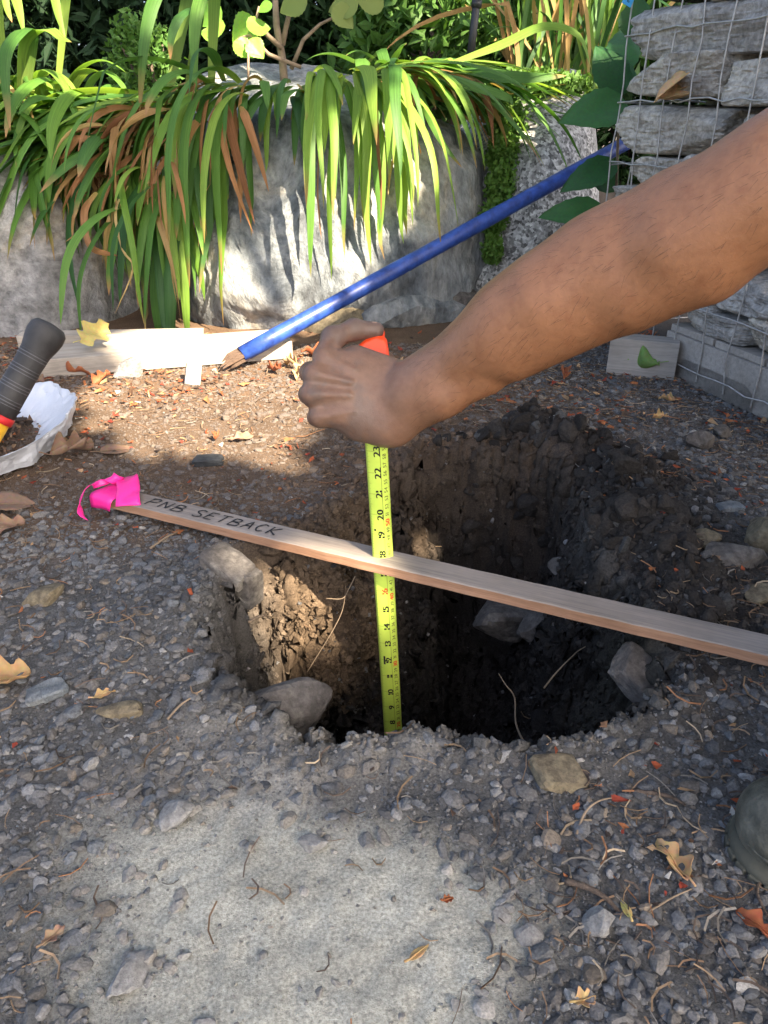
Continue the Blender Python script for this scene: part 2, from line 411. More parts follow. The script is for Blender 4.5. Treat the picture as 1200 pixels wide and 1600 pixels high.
gx = axis(-60, -.36, .50, 60, .0042, -1.1, 1.1, .010); gy = axis(-60, .17, 1.16, 60, .0042, .05, 2.6, .010)
GX, GY = np.meshgrid(gx, gy); gxr, gyr = GX.ravel(), GY.ravel(); gz = height(gxr, gyr)
def soil_colour(x, y, z):
    n = fbm(xy3(x, y, 7), 4, 81); n2 = fbm(xy3(x, y, 28), 3, 83)
    base = np.array([.098, .096, .090])*np.ones((len(x), 1))
    def lay(m, c):
        nonlocal base; m = np.clip(m, 0, 1)[:, None]; base = base*(1-m)+np.array(c)*m
    lay(sstep(.80, 1.0, y+.10*n+.10*sstep(.1, -.3, x)), (.118, .082, .056))                 # brown dirt and mulch towards the boulders
    lay(sstep(.25, .42, x+.1*n)*sstep(.75, 1.0, y)*.8, (.085, .078, .072))
    lay(sstep(1.3, 1.45, y+.05*n)*sstep(.2, -.1, x)*.6, (.16, .10, .06))
    e = np.sqrt(((x+.072)/.160)**2+((y-.312)/.105)**2)                                       # trodden pale clay
    lay(sstep(1.35, .62, e+.5*n+.14*n2), (.395, .385, .320))
    e2 = np.sqrt(((x+.06)/.15)**2+((y-.47)/.06)**2); lay(.45*sstep(1.2, .5, e2+.6*n), (.30, .28, .24))
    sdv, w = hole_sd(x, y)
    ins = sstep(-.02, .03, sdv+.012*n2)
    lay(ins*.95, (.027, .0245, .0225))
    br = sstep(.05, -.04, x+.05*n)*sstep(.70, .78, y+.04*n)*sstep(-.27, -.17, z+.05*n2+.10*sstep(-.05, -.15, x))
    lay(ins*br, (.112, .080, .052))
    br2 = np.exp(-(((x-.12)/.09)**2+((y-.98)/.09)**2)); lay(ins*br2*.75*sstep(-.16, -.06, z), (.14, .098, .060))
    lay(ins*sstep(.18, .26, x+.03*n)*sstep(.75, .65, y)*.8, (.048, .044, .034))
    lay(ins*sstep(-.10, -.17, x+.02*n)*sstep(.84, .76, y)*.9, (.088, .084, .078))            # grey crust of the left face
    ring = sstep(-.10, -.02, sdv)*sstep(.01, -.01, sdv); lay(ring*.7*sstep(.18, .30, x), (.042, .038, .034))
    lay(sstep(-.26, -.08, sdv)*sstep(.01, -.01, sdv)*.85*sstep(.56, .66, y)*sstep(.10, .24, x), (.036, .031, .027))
    return base*(1+.25*n2[:, None])
nx, ny = len(gx), len(gy)
I = np.arange(nx*ny).reshape(ny, nx)
GF = np.stack([I[:-1, :-1].ravel(), I[:-1, 1:].ravel(), I[1:, 1:].ravel(), I[1:, :-1].ravel()], 1)
_sd, _w = hole_sd(gxr, gyr)
gzm = gz-.030*sstep(.004, .022, _sd)
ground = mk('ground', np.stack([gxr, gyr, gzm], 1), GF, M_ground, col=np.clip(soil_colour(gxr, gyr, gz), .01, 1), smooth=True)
tag(ground, kind='structure')
# the dug walls: a finely lofted sheet over the ground sheet, broken up in three dimensions
def dig_walls(nth=760, nr=190):
    th = np.linspace(0, 2*math.pi, nth, endpoint=False); c0 = np.array([.045, .755]); V = np.zeros((nth, nr, 3)); rs = np.linspace(0, .62, 700)
    dirs = np.stack([np.cos(th), np.sin(th)], 1); X = c0[0]+dirs[:, :1]*rs; Y = c0[1]+dirs[:, 1:]*rs
    S = hole_sd(X.ravel(), Y.ravel())[0].reshape(X.shape); Z = height(X.ravel(), Y.ravel(), False).reshape(X.shape)
    for i in range(nth):
        k = np.argmax(S[i] < -.030); k = k if k else 699
        r = rs[:k+1]; z = Z[i, :k+1]; arc = np.concatenate([[0], np.cumsum(np.hypot(np.diff(r), np.diff(z)))]); q = np.linspace(arc[-1], 0, nr)
        V[i, :, 0] = c0[0]+dirs[i, 0]*np.interp(q, arc, r); V[i, :, 1] = c0[1]+dirs[i, 1]*np.interp(q, arc, r); V[i, :, 2] = np.interp(q, arc, z)
    du = np.roll(V, -1, 0)-np.roll(V, 1, 0); dv = np.gradient(V, axis=1); N = np.cross(dv, du); N /= np.linalg.norm(N, axis=2)[..., None]+1e-9
    N[N[..., 2] < 0] *= 1
    P = V.reshape(-1, 3); n = N.reshape(-1, 3); sdv = hole_sd(P[:, 0], P[:, 1])[0]
    into = np.array([c0[0], c0[1], .1])-P; flip = (n*into).sum(1) < 0; n[flip] *= -1
    e = .007*ridged(P*17, 4, 131)+.016*fbm(P*9, 3, 135)+.003*ridged(P*40, 4, 137)+.006*fbm(P*55, 4, 138)+.0035*fbm(P*110, 3, 139)+.0022*fbm(P*240, 2, 141)
    crack = np.clip(ridged(P*np.array([9, 9, 14.]), 3, 143)-.55, 0, 1)*.05; e = e-crack
    w = sstep(-.028, .012, sdv)
    P = P+n*(e*w)[:, None]; P[:, 2] += -.006*(1-sstep(-.029, -.018, sdv))+.0015
    I2 = np.arange(nth*nr).reshape(nth, nr); J = np.roll(I2, -1, 0)
    F = np.stack([I2[:, :-1].ravel(), I2[:, 1:].ravel(), J[:, 1:].ravel(), J[:, :-1].ravel()], 1)
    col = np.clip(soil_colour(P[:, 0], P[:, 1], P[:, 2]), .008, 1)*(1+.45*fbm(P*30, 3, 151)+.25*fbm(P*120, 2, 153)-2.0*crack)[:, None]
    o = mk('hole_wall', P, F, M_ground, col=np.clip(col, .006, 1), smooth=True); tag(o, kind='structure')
    return P, n, sdv
DIGP, DIGN, DIGS = dig_walls()
def gh(x, y): return float(height(np.array([x]), np.array([y]))[0])
def on_ground(u, v, it=12):
    """the ground point seen at a photograph position, by marching the sight line"""
    d = (px(u, v, 1)-Vector((0, 0, H))); o = Vector((0, 0, H)); ts = np.linspace(.2, 3.2, 1500)
    X = np.array([o+d*t for t in ts]); hz = height(X[:, 0], X[:, 1], False)
    k = np.argmax(X[:, 2] < hz); return Vector(X[k])
# ------------------------------------------------------------------ gravel, needles and leaf crumbs (nobody could count them)
def hull_shape(seed, npt=11):
    r = np.random.default_rng(seed); P = r.normal(size=(npt, 3)); P /= np.linalg.norm(P, axis=1)[:, None]; P *= r.uniform(.8, 1.05, (npt, 1))
    bm = bmesh.new()
    for p in P: bm.verts.new(p)
    res = bmesh.ops.convex_hull(bm, input=bm.verts[:])
    bmesh.ops.triangulate(bm, faces=bm.faces[:])
    lone = [v for v in bm.verts if not v.link_faces]
    for v in lone: bm.verts.remove(v)
    bmesh.ops.recalc_face_normals(bm, faces=bm.faces[:])
    bm.verts.index_update()
    V = np.array([tuple(v.co) for v in bm.verts]); F = np.array([[v.index for v in f.verts] for f in bm.faces]); bm.free(); return V, F
HULLS = [hull_shape(100+i, 10+i % 5) for i in range(14)]
BIG = []
for i in range(10):
    V_, F_ = rock(500+i, (1, 1, 1), 2, None, 8, 12, .09, 1.6); BIG.append((V_, F_))
def scatter_mesh(name, shapes, pos, size, R, colr, mat, smooth=False, kind='stuff'):
    Vs, Fs, Cs = [], [], []; off = 0; pick = RNG.integers(0, len(shapes), len(pos))
    for k, (bv, bf) in enumerate(shapes):
        ix = np.nonzero(pick == k)[0]
        if not len(ix): continue
        V = np.einsum('nij,nkj->nki', R[ix], bv[None]*size[ix][:, None, :])+pos[ix][:, None, :]
        n, m = V.shape[:2]; Vs.append(V.reshape(-1, 3)); Cs.append(np.repeat(colr[ix], m, 0))
        Fs.append((bf[None]+(np.arange(n)*m)[:, None, None]+off).reshape(-1, bf.shape[1])); off += n*m
    o = mk(name, np.concatenate(Vs), np.concatenate(Fs), mat, col=np.clip(np.concatenate(Cs), .005, 1), smooth=smooth)
    if kind: o['kind'] = kind
    return o
PAL = np.array([[.135, .145, .153], [.165, .166, .164], [.085, .090, .095], [.215, .215, .21], [.145, .135, .12], [.115, .130, .142], [.32, .31, .285], [.20, .165, .125]])
def ground_pts(n, x0, x1, y0, y1, power=1.0):
    u = RNG.uniform(0, 1, n)**power
    x = RNG.uniform(x0, x1, n); y = y0+(y1-y0)*u
    # keep to what the frame can see, with a margin
    zc = y*CP+H*SP; keep = np.abs(x) < .56*zc+.08
    return x[keep], y[keep]
def masks(x, y):
    n = fbm(xy3(x, y, 7), 4, 81); n2 = fbm(xy3(x, y, 28), 3, 83)
    e = np.sqrt(((x+.072)/.160)**2+((y-.312)/.105)**2); clay = sstep(1.35, .62, e+.5*n+.14*n2)
    e2 = np.sqrt(((x+.06)/.15)**2+((y-.47)/.06)**2); clay = np.maximum(clay, .3*sstep(1.2, .5, e2+.6*n))
    sdv, w = hole_sd(x, y); return clay, sdv, n
def gravel(n, y0, y1, s0, s1, power, shapes, sink, name, dens):
    x, y = ground_pts(n, -1.3, 1.3, y0, y1, power)
    clay, sdv, nn = masks(x, y)
    dn = fbm(xy3(x, y, 9), 3, 91)
    pr = np.clip(dens*(1+.8*dn)+.15, 0.05, 1)*(1-.955*clay)
    pr *= np.where(sdv > -.004, .17, 1.0)
    pr *= 1-(.62 if s1 > .005 else .25)*sstep(.84, 1.02, y+.12*nn)*sstep(.42, .15, x)*sstep(1.7, 1.2, y)
    pr *= 1-.72*sstep(-.24, -.08, sdv)*sstep(.12, .24, x)*sstep(.55, .65, y)
    pr = np.clip(pr*(1+.6*sstep(-.05, -.2, x)*sstep(1.0, .8, y)), 0, 1)
    k = RNG.uniform(size=len(x)) < pr; x, y, sdv, clay = x[k], y[k], sdv[k], clay[k]
    m = len(x); s = s0+(s1*1.25-s0)*RNG.beta(1.0, 3.9, m)
    size = np.stack([s*RNG.uniform(.8, 1.35, m), s*RNG.uniform(.7, 1.1, m), s*RNG.uniform(.45, .85, m)], 1)
    pos = np.stack([x, y, height(x, y)+size[:, 2]*sink], 1)
    c = PAL[RNG.choice(len(PAL), m, p=[.22, .22, .16, .10, .10, .10, .04, .06])]*RNG.uniform(.5, 1.15, (m, 1))
    dusty = np.clip(.25*clay+.55*RNG.random(m), 0, 1)[:, None]; c = c*(1-dusty)+(np.array([.30, .28, .24])*clay[:, None]+np.array([.115, .105, .095])*(1-clay[:, None]))*dusty
    brown = (sstep(.82, 1.05, y)*sstep(.35, .10, x)*.65)[:, None]; c = c*(1-brown)+np.array([.135, .098, .070])*brown
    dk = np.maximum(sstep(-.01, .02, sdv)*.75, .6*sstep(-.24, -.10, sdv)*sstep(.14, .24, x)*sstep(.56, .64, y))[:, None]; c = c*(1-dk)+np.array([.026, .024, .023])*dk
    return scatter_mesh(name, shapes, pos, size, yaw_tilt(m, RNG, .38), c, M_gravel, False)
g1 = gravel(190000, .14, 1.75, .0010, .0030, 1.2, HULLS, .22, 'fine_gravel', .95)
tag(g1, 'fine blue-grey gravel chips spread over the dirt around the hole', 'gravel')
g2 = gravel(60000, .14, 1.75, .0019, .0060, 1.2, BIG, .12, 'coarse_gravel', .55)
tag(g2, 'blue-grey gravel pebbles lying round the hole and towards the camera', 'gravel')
# soil clods and crumbs in and round the hole
def clods(n):
    k = RNG.integers(0, len(DIGP), n); P1 = DIGP[k]; keep = DIGS[k] > -.02; P1 = P1[keep]; N1 = DIGN[k][keep]
    x = RNG.uniform(-.30, .62, n); y = RNG.uniform(.45, 1.25, n); sdv, w = hole_sd(x, y)
    pr = np.where(sdv < 0, sstep(-.26, -.02, sdv)*(sstep(.08, .24, x)*sstep(.52, .62, y)*.9+.35*sstep(.9, 1.05, y)+.08), 0)
    q = RNG.uniform(size=n) < pr; P2 = np.stack([x[q], y[q], height(x[q], y[q])], 1); N2 = np.tile([0, 0, 1.], (len(P2), 1))
    P = np.concatenate([P1, P2]); N = np.concatenate([N1, N2]); ok = (off_lath(P[:, 0], P[:, 1]) > .026) | (P[:, 2] < -.03); P, N = P[ok], N[ok]; m = len(P)
    s = .0012+.0150*RNG.beta(.75, 7.0, m)
    size = np.stack([s*RNG.uniform(.8, 1.3, m), s*RNG.uniform(.8, 1.2, m), s*RNG.uniform(.6, 1., m)], 1)
    pos = P+N*(s*.15)[:, None]
    c = np.clip(soil_colour(P[:, 0], P[:, 1], P[:, 2]), .008, 1)*RNG.uniform(.7, 1.5, (m, 1))
    s[(P[:, 0] < .05) & (P[:, 1] > .70)] *= .45; bits = RNG.random(m) < .03; c[bits] = np.array([.16, .155, .15])*RNG.uniform(.6, 1.5, (bits.sum(), 1))
    return scatter_mesh('soil_clods', HULLS, pos, size, rand_quats(m, RNG), c, M_ground)
tag(clods(34000), 'dark crumbly soil clods on the walls and rim of the hole', 'soil')
def grit(n):
    x = RNG.uniform(-.36, .28, n); y = RNG.uniform(.14, .56, n); clay, sdv, nn = masks(x, y); k = RNG.random(n) < np.clip(clay, .0, 1)*(.5+.5*fbm(xy3(x, y, 22), 3, 101)); x, y = x[k], y[k]; m = len(x)
    s = .00035+.0013*RNG.beta(.8, 5, m); zz = height(x, y); c = np.clip(soil_colour(x, y, zz), .01, 1)*RNG.uniform(.6, 1.2, (m, 1))
    return scatter_mesh('clay_grit', HULLS[:6], np.stack([x, y, zz+s*.3], 1), np.stack([s*1.2, s, s*.8], 1), rand_quats(m, RNG), c, M_ground)
tag(grit(16000), 'fine pale grit on the trodden clay patch', 'grit')
def lumps(n):
    x = RNG.uniform(.08, .62, n); y = RNG.uniform(.55, 1.22, n); sdv, w = hole_sd(x, y)
    pr = np.where(sdv < .03, np.exp(-((sdv+.03)/.06)**2)*(sstep(.12, .24, x)+.8*sstep(.95, 1.05, y)), 0); k = (RNG.random(n) < pr) & (off_lath(x, y) > .036); x, y = x[k], y[k]; m = len(x)
    s = .004+.013*RNG.beta(1, 4, m); zz = height(x, y); size = np.stack([s*RNG.uniform(.9, 1.4, m), s*RNG.uniform(.8, 1.1, m), s*RNG.uniform(.6, .9, m)], 1)
    c = np.array([.032, .028, .0245])*RNG.uniform(.7, 1.6, (m, 1)); st = RNG.random(m) < .10; c[st] = np.array([.075, .073, .068])*RNG.uniform(.7, 1.3, (st.sum(), 1))
    shp = [rock(700+i, (1, 1, 1), 3, None, 7, 8, .16, 1.8, False, .05) for i in range(8)]
    return scatter_mesh('soil_lumps', shp, np.stack([x, y, zz+size[:, 2]*.15], 1), size, rand_quats(m, RNG), c, M_ground)
tag(lumps(1500), 'dark broken soil lumps heaped along the right and far rim of the hole', 'soil')
# needles, straw and twig bits
def needles(n, y0, y1, l0, l1, name):
    x, y = ground_pts(n, -1.2, 1.2, y0, y1, 1.1); clay, sdv, nn = masks(x, y)
    dn = fbm(xy3(x, y, 6), 3, 95)
    pr = np.clip(.45+.9*dn, .08, 1)*(1-.75*clay)*np.where(sdv > -.004, .12, 1)*(.40+.75*sstep(.02, .2, x)+.35*sstep(1.0, 1.3, y))
    k = RNG.uniform(size=len(x)) < pr; x, y = x[k], y[k]; m = len(x)
    ln = RNG.uniform(l0, l1, m); r = RNG.uniform(.0003, .0010, m)
    size = np.stack([ln/2, r, r], 1)
    t = np.linspace(-1, 1, 4); V = []
    for q in t:
        for a in range(3): V.append((q, math.cos(a*2.094)+q*q*6, math.sin(a*2.094)+1.5*q*q))
    F = [(i*3+a, i*3+(a+1) % 3, (i+1)*3+(a+1) % 3, (i+1)*3+a) for i in range(3) for a in range(3)]
    pos = np.stack([x, y, height(x, y)+RNG.uniform(.001, .0055, m)], 1)
    P = np.array([[.20, .13, .08], [.30, .21, .13], [.12, .09, .07], [.36, .18, .09], [.22, .20, .17], [.42, .33, .22]])
    c = P[RNG.choice(6, m, p=[.3, .2, .22, .1, .12, .06])]*RNG.uniform(.6, 1.15, (m, 1))
    return scatter_mesh(name, [(np.array(V), np.array(F))], pos, size, yaw_tilt(m, RNG, .14), c, M_litter)
tag(needles(19000, .14, 1.75, .008, .034, 'dry_needles'), 'dry brown conifer needles and straw strewn over the gravel', 'needles')
# leaf crumbs
def crumb_shape(seed):
    r = np.random.default_rng(seed); n = 6
    a = np.sort(r.uniform(0, 2*math.pi, n)); rr = r.uniform(.5, 1.1, n)
    V = [(0, 0, r.uniform(-.1, .3))]+[(math.cos(q)*w, math.sin(q)*w*.7, r.uniform(-.25, .4)) for q, w in zip(a, rr)]
    return np.array(V), np.array([(0, 1+i, 1+(i+1) % n) for i in range(n)])
def crumbs(n):
    x, y = ground_pts(n, -1.25, 1.2, .14, 1.85, .95); clay, sdv, nn = masks(x, y); dn = fbm(xy3(x, y, 8), 3, 97)
    pr = np.clip(.30+1.0*dn, .02, 1)*(1-.8*clay)*np.where(sdv > -.01, .05, 1)*(.14+.22*sstep(.02, .2, x)+.55*sstep(.85, 1.25, y)+.75*sstep(1.35, 1.5, y)*sstep(.3, .1, x)+.45*sstep(-.30, -.5, x)*sstep(.8, 1.0, y))
    k = RNG.uniform(size=len(x)) < pr; x, y = x[k], y[k]; m = len(x)
    s = .0028+.0085*RNG.beta(1.2, 3, m)*(.75+.7*sstep(.9, 1.4, y)); size = np.stack([s*RNG.uniform(.8, 1.6, m), s, s*RNG.uniform(.4, 1.2, m)], 1)
    pos = np.stack([x, y, height(x, y)+s*.30+.002], 1)
    P = np.array([[.34, .085, .035], [.40, .15, .06], [.46, .29, .15], [.15, .085, .05], [.26, .05, .03], [.09, .065, .05], [.60, .56, .48]])
    c = P[RNG.choice(7, m, p=[.22, .17, .14, .20, .10, .14, .03])]*RNG.uniform(.65, 1.15, (m, 1))
    return scatter_mesh('leaf_crumbs', [crumb_shape(i) for i in range(9)], pos, size, yaw_tilt(m, RNG, .35), c, M_litter)
tag(crumbs(19000), 'red and brown crumbs of dead leaves littering the ground', 'leaf litter')

# ------------------------------------------------------------------ boulders of the retaining edge
def boulder(name, seed, c, planes, mat, label, rough=.05, fine=.02, sub=6, freq=2.0):
    D, F = ico(sub)
    V, F = rock(seed, (1, 1, 1), sub, planes, 0, 9, 0, 1); V = V*1.04
    V = V*(1+(rough*1.5*fbm(V*freq*2.2+seed, 5, seed)+fine*1.7*ridged(V*freq*3.5+seed, 6, seed+9)-fine*1.2*np.clip(ridged(V*np.array([2.5, 2.5, 6.])+seed*2, 3, seed+3)-.62, 0, 1)*3)[:, None])
    root = mk(name, V, F, mat, smooth=True); root.location = c; tag(root, label, 'boulder')
    W = V+np.array(c)
    return root, BVHTree.FromPolygons([tuple(v) for v in W], [tuple(f) for f in F])
Bc, bvC = boulder('boulder', 3, (-.14, 2.20, .16), [((0, -.90, .42), .265), ((.1, -.25, .97), .315), ((-.95, -.25, .2), .405), ((.97, -.2, .1), .40), ((0, 1, .1), .40), ((0, 0, -1), .35),
    ((-.6, -.75, -.1), .40), ((.62, -.72, .25), .355), ((.2, -.8, -.4), .33), ((-.2, -.6, .75), .325), ((.6, .0, .8), .40), ((-.5, -.5, .7), .40)], M_boulder,
    'big blue-grey boulder in the middle with strap leaves draped over it', .07, .035)
Bl, bvL = boulder('boulder', 8, (-1.08, 2.12, .12), [((.1, -.92, .40), .27), ((.2, -.2, .95), .30), ((.93, -.3, .25), .375), ((-1, 0, 0), .6), ((0, 1, 0), .4), ((0, 0, -1), .3),
    ((.7, -.65, -.1), .37), ((.6, -.3, .75), .36), ((-.1, -.8, -.5), .30)], M_boulder2, 'pale grey boulder at the left edge behind the rubber grip', .06, .025)
Br, bvR = boulder('boulder', 15, (.40, 2.30, .14), [((0, -.93, .3), .24), ((-.1, -.3, .95), .33), ((-.95, -.25, .2), .19), ((.95, -.2, .2), .22), ((0, 1, 0), .3), ((0, 0, -1), .3),
    ((-.65, -.7, .3), .225), ((.6, -.7, .4), .235), ((-.55, -.2, .8), .29), ((.1, -.85, -.3), .25)], M_granite, 'black and white speckled granite boulder behind the blue pole', .035, .008)
BVS = [bvC, bvL, bvR]
def stone(name, seed, c, dims, rz, mat, label, tilt=(0, 0), sub=3, boxy=False, cat='stone', rough=.07, nrand=9, fine=.02):
    V, F = rock(seed, dims, sub, None, nrand, 12, rough, 2.0, boxy, fine)
    V = rotm(V, euler(tilt[0], tilt[1], rz)); o = mk(name, V, F, mat, smooth=False); o.location = c; return tag(o, label, cat)
def gstone(u, v, dims, mat, label, rz=0, tilt=(0, 0), lift=.3, seed=None, boxy=False, sub=3, nrand=9, cat='stone', name='stone'):
    p = on_ground(u, v); return stone(name, seed or int(u*7+v), (p.x, p.y, p.z+dims[2]*lift), dims, rz, mat, label, tilt, sub, boxy, cat, nrand=nrand)
gstone(530, 512, (.10, .05, .035), M_ochre, 'small yellowish stone at the foot of the middle boulder, behind the hand', .2)
gstone(640, 500, (.16, .06, .05), M_boulder, 'blue-grey broken stone at the foot of the middle boulder, right of the hand', .1, seed=88)
gstone(722, 492, (.05, .05, .05), M_soilrock, 'dark lump of rock between the middle boulder and the forearm', .5)
gstone(870, 1212, (.020, .017, .006), M_ochre, 'flat angular pale stone on the near rim of the hole', .25, (.1, .1), .7, seed=31, boxy=True, nrand=5)
gstone(272, 1284, (.0105, .008, .007), M_pale, 'rounded pale pebble on the upper left edge of the clay patch', .6, lift=.6)
gstone(488, 1322, (.0075, .006, .005), M_pale, 'small whitish pebble sitting on the clay patch', .1, lift=.6)
gstone(203, 1528, (.011, .009, .006), M_pale, 'dusty pebble near the lower left of the frame', .9, lift=.6)
gstone(72, 938, (.017, .012, .010), M_ochre, 'rounded buff stone alone among the left gravel', .4, lift=.6)
gstone(192, 1114, (.016, .009, .006), M_ochre, 'flat lichen-coloured stone left of the hole below a dead leaf', .3, lift=.6)
gstone(74, 1088, (.017, .010, .006), M_boulder, 'flat blue-grey chip at the left, beside the large dead leaf', .7, lift=.7, boxy=True, nrand=4)
gstone(327, 724, (.022, .014, .007), M_char, 'black charcoal block on the dirt above the lath', .1, lift=.7, boxy=True, nrand=3, name='charcoal_block', cat='charcoal')
gstone(505, 609, (.020, .014, .012), M_char, 'small dark lump left of the knuckles near the leaf litter', .4, lift=.6)
gstone(208, 590, (.024, .016, .022), M_pale, 'sunlit whitish stone in front of the weathered board', .6, (.3, .2), .7)
gstone(932, 1446, (.010, .0085, .006), M_pale, 'light grey jagged stone lower right, below the twig', .6, lift=.7)
gstone(1095, 700, (.018, .012, .012), M_soilrock, 'grey wedge stone standing on the gravel in front of the pallet', .3, (.2, .3), .7)
gstone(1128, 682, (.018, .010, .009), M_soilrock, 'grey stone leaning behind the wedge stone near the pallet', .8, (.1, .2), .7)
gstone(1140, 795, (.017, .010, .004), M_boulder, 'flat light slab on the gravel at the right', .1, lift=.7, boxy=True, nrand=4)
gstone(1098, 850, (.015, .013, .011), M_ochre, 'rounded tan stone on the soil heap at the right', .3, lift=.5)
gstone(1145, 880, (.026, .020, .016), M_soilrock, 'large dirt-covered stone on the heap right of the hole', .5, lift=.4)
gstone(1195, 842, (.020, .020, .018), M_ochre, 'mossy yellowish stone at the right edge of the frame', .1, lift=.5)
gstone(1190, 935, (.018, .011, .007), M_ochre, 'pale flat stone half buried at the right edge above the lath', .2, lift=.4)
# rocks sticking out of the walls of the hole
def hstone(u, v, Y, dims, mat, label, rz=0, tilt=(0, 0), boxy=False, sub=4, nrand=8, seed=None):
    p = py(u, v, Y); return stone('hole_rock', seed or int(u+v), tuple(p), dims, rz, mat, label, tilt, sub, boxy, 'rock', .06, nrand, .03)
hstone(438, 1118, .565, (.048, .034, .036), M_soilrock, 'smooth dark rock bulging from the near left wall of the hole', .3, (.35, -.2), nrand=14, seed=12)
hstone(358, 886, .745, (.027, .021, .011), M_soilrock, 'angular slab on the left rim of the hole just under the lath', -.5, (.0, .35), True, nrand=4, seed=19)
hstone(384, 915, .745, (.016, .016, .026), M_soilrock, 'rock face below the angular slab on the left rim', -.5, (.1, .2), True, nrand=4, seed=23)
hstone(966, 918, .815, (.026, .022, .034), M_ochre, 'pointed ochre rock hanging from the right wall of the hole', .3, (.3, .5), seed=29)
hstone(905, 892, .87, (.030, .022, .018), M_soilrock, 'dark rounded rock in the right wall above the lath', .2, (.2, .4), seed=37)
hstone(1012, 1066, .59, (.034, .022, .009), M_soilrock, 'slanted flat slab in the right wall under the lath', -.6, (.25, .6), True, nrand=4, seed=41)
hstone(862, 985, .86, (.05, .03, .028), M_soilrock, 'dark rock in the depth of the hole right of the tape', .1, (.1, .2), seed=43)
hstone(790, 965, .90, (.045, .03, .022), M_soilrock, 'dark flat rock deep in the hole just under the lath', .4, (.2, .1), seed=47)
# ------------------------------------------------------------------ timber
def beam(name, A, B, w, h, mat, label, cat, up=(0, 0, 1), bev=.0015, parent=None):
    """a straight board between two end points: w across, h thick; local x runs along it"""
    A, B = Vector(A), Vector(B); x = (B-A).normalized(); z = Vector(up); z = (z-x*z.dot(x)).normalized(); y = z.cross(x)
    Mx = Matrix((x, y, z)).transposed().to_4x4(); Mx.translation = (A+B)/2
    mb = MB(); mb.box((0, 0, 0), ((B-A).length, w, h), None, bev); o = mb.build(name, mat)
    o.matrix_world = Mx
    if label: tag(o, label, cat)
    return o
lA, lB = pz(172, 797, .000), pz(1280, 1078, .000)
lA.z = gh(lA.x, lA.y)+.014; lB.z = gh(lB.x, lB.y)+.020
_t = np.linspace(.0, .97, 200); _n2 = np.array([-(lB-lA).normalized().y, (lB-lA).normalized().x])
_over = max(float((height(lA.x+(lB.x-lA.x)*_t+_n2[0]*q, lA.y+(lB.y-lA.y)*_t+_n2[1]*q)-(lA.z+(lB.z-lA.z)*_t)).max()) for q in (-.017, 0, .017))
_up = max(0, _over+.0125+.003); lA.z += _up; lB.z += _up
_ax = (lB-lA).normalized()
lath = empty('survey_lath', lA); tag(lath, 'thin wooden lath with PNB SETBACK in marker lying across the hole', 'lath')
lx = _ax; lz = (Vector((0, 0, 1))-lx*lx.z).normalized(); ly = lz.cross(lx)
lath.matrix_world = Matrix.Translation(lA) @ Matrix((lx, ly, lz)).transposed().to_4x4()
LL = (lB-lA).length; LW, LT = .0345, .0125
# the strip: slightly bowed, pointed roughly at the hidden end; top face and edges with their own wood tone
ns = 40; V = []; F = []; mi = []
for i in range(ns+1):
    t = i/ns; x = LL*t; bow = -.0015*math.sin(t*math.pi)
    wl = LW*(1 if i else .97); j = .0004*math.sin(i*2.3)
    for yy, zz in ((-wl/2, -LT), (wl/2, -LT), (wl/2, -.0012), (wl/2-.0012, 0), (-wl/2+.0012, 0), (-wl/2, -.0012)):
        V.append((x, yy+j, zz+bow))
for i in range(ns):
    for k in range(6):
        a, b = i*6+k, i*6+(k+1) % 6; F.append((a, b, b+6, a+6)); mi.append(0 if k in (2, 3, 4) else 1)
F.append(tuple(range(5, -1, -1))); mi.append(1); F.append(tuple(range(ns*6, ns*6+6))); mi.append(1)
strip = mk('strip', V, F, parent=lath, mats=[M_lath, M_lathside], midx=mi)
# hand lettering: strokes in a 1 x 1 cell
GL = {'P': [[(0, 0), (.08, 1)], [(.02, .95), (.5, 1), (.62, .78), (.45, .5), (.06, .45)]],
      'N': [[(0, 0), (.05, .9)], [(.05, .9), (.55, .05)], [(.55, .05), (.62, .95)]],
      'B': [[(0, 0), (.05, .95)], [(.05, .95), (.5, .9), (.52, .62), (.08, .5)], [(.08, .5), (.62, .4), (.6, .08), (0, 0)]],
      'S': [[(.62, .9), (.3, 1), (.03, .8), (.2, .55), (.5, .42), (.6, .18), (.3, 0), (0, .1)]],
      'E': [[(.6, .95), (.05, .95), (0, 0), (.6, .02)], [(.03, .5), (.48, .5)]],
      'T': [[(-.05, .95), (.7, 1)], [(.32, .97), (.28, 0)]],
      'A': [[(0, 0), (.38, 1), (.66, 0)], [(.12, .35), (.58, .38)]],
      'C': [[(.62, .85), (.3, .98), (.02, .5), (.25, .03), (.62, .12)]],
      'K': [[(0, 0), (.05, 1)], [(.62, .98), (.06, .48), (.68, 0)]]}
def letters(txt, x0, y0, cw, ch, pen, skew=.15, z=.0008):
    V = []; F = []; x = x0
    for q, chh in enumerate(txt):
        if chh == ' ': x += cw*1.25; continue
        for st in GL[chh]:
            P = [Vector((a*cw+skew*b*ch+x, y0+b*ch+.0006*math.sin(q*1.7), 0)) for a, b in st]
            P = curve_pts(P, 5*(len(P)-1)) if (len(P) > 2 and chh in 'PBSC') else [P[i].lerp(P[i+1], k/4) for i in range(len(P)-1) for k in range(4)]+[P[-1]]
            b0 = len(V)
            for i, p in enumerate(P):
                t = (P[min(i+1, len(P)-1)]-P[max(i-1, 0)]).normalized(); n = Vector((-t.y, t.x, 0)); w = pen*(.5+.12*math.sin(i*1.9+q))
                V += [p+n*w, p-n*w]
            for i in range(len(P)-1): F.append((b0+2*i, b0+2*i+1, b0+2*i+3, b0+2*i+2))
        x += cw*.98
    for v in V: v.z = z-.0015*math.sin(v.x/LL*math.pi)
    return V, F
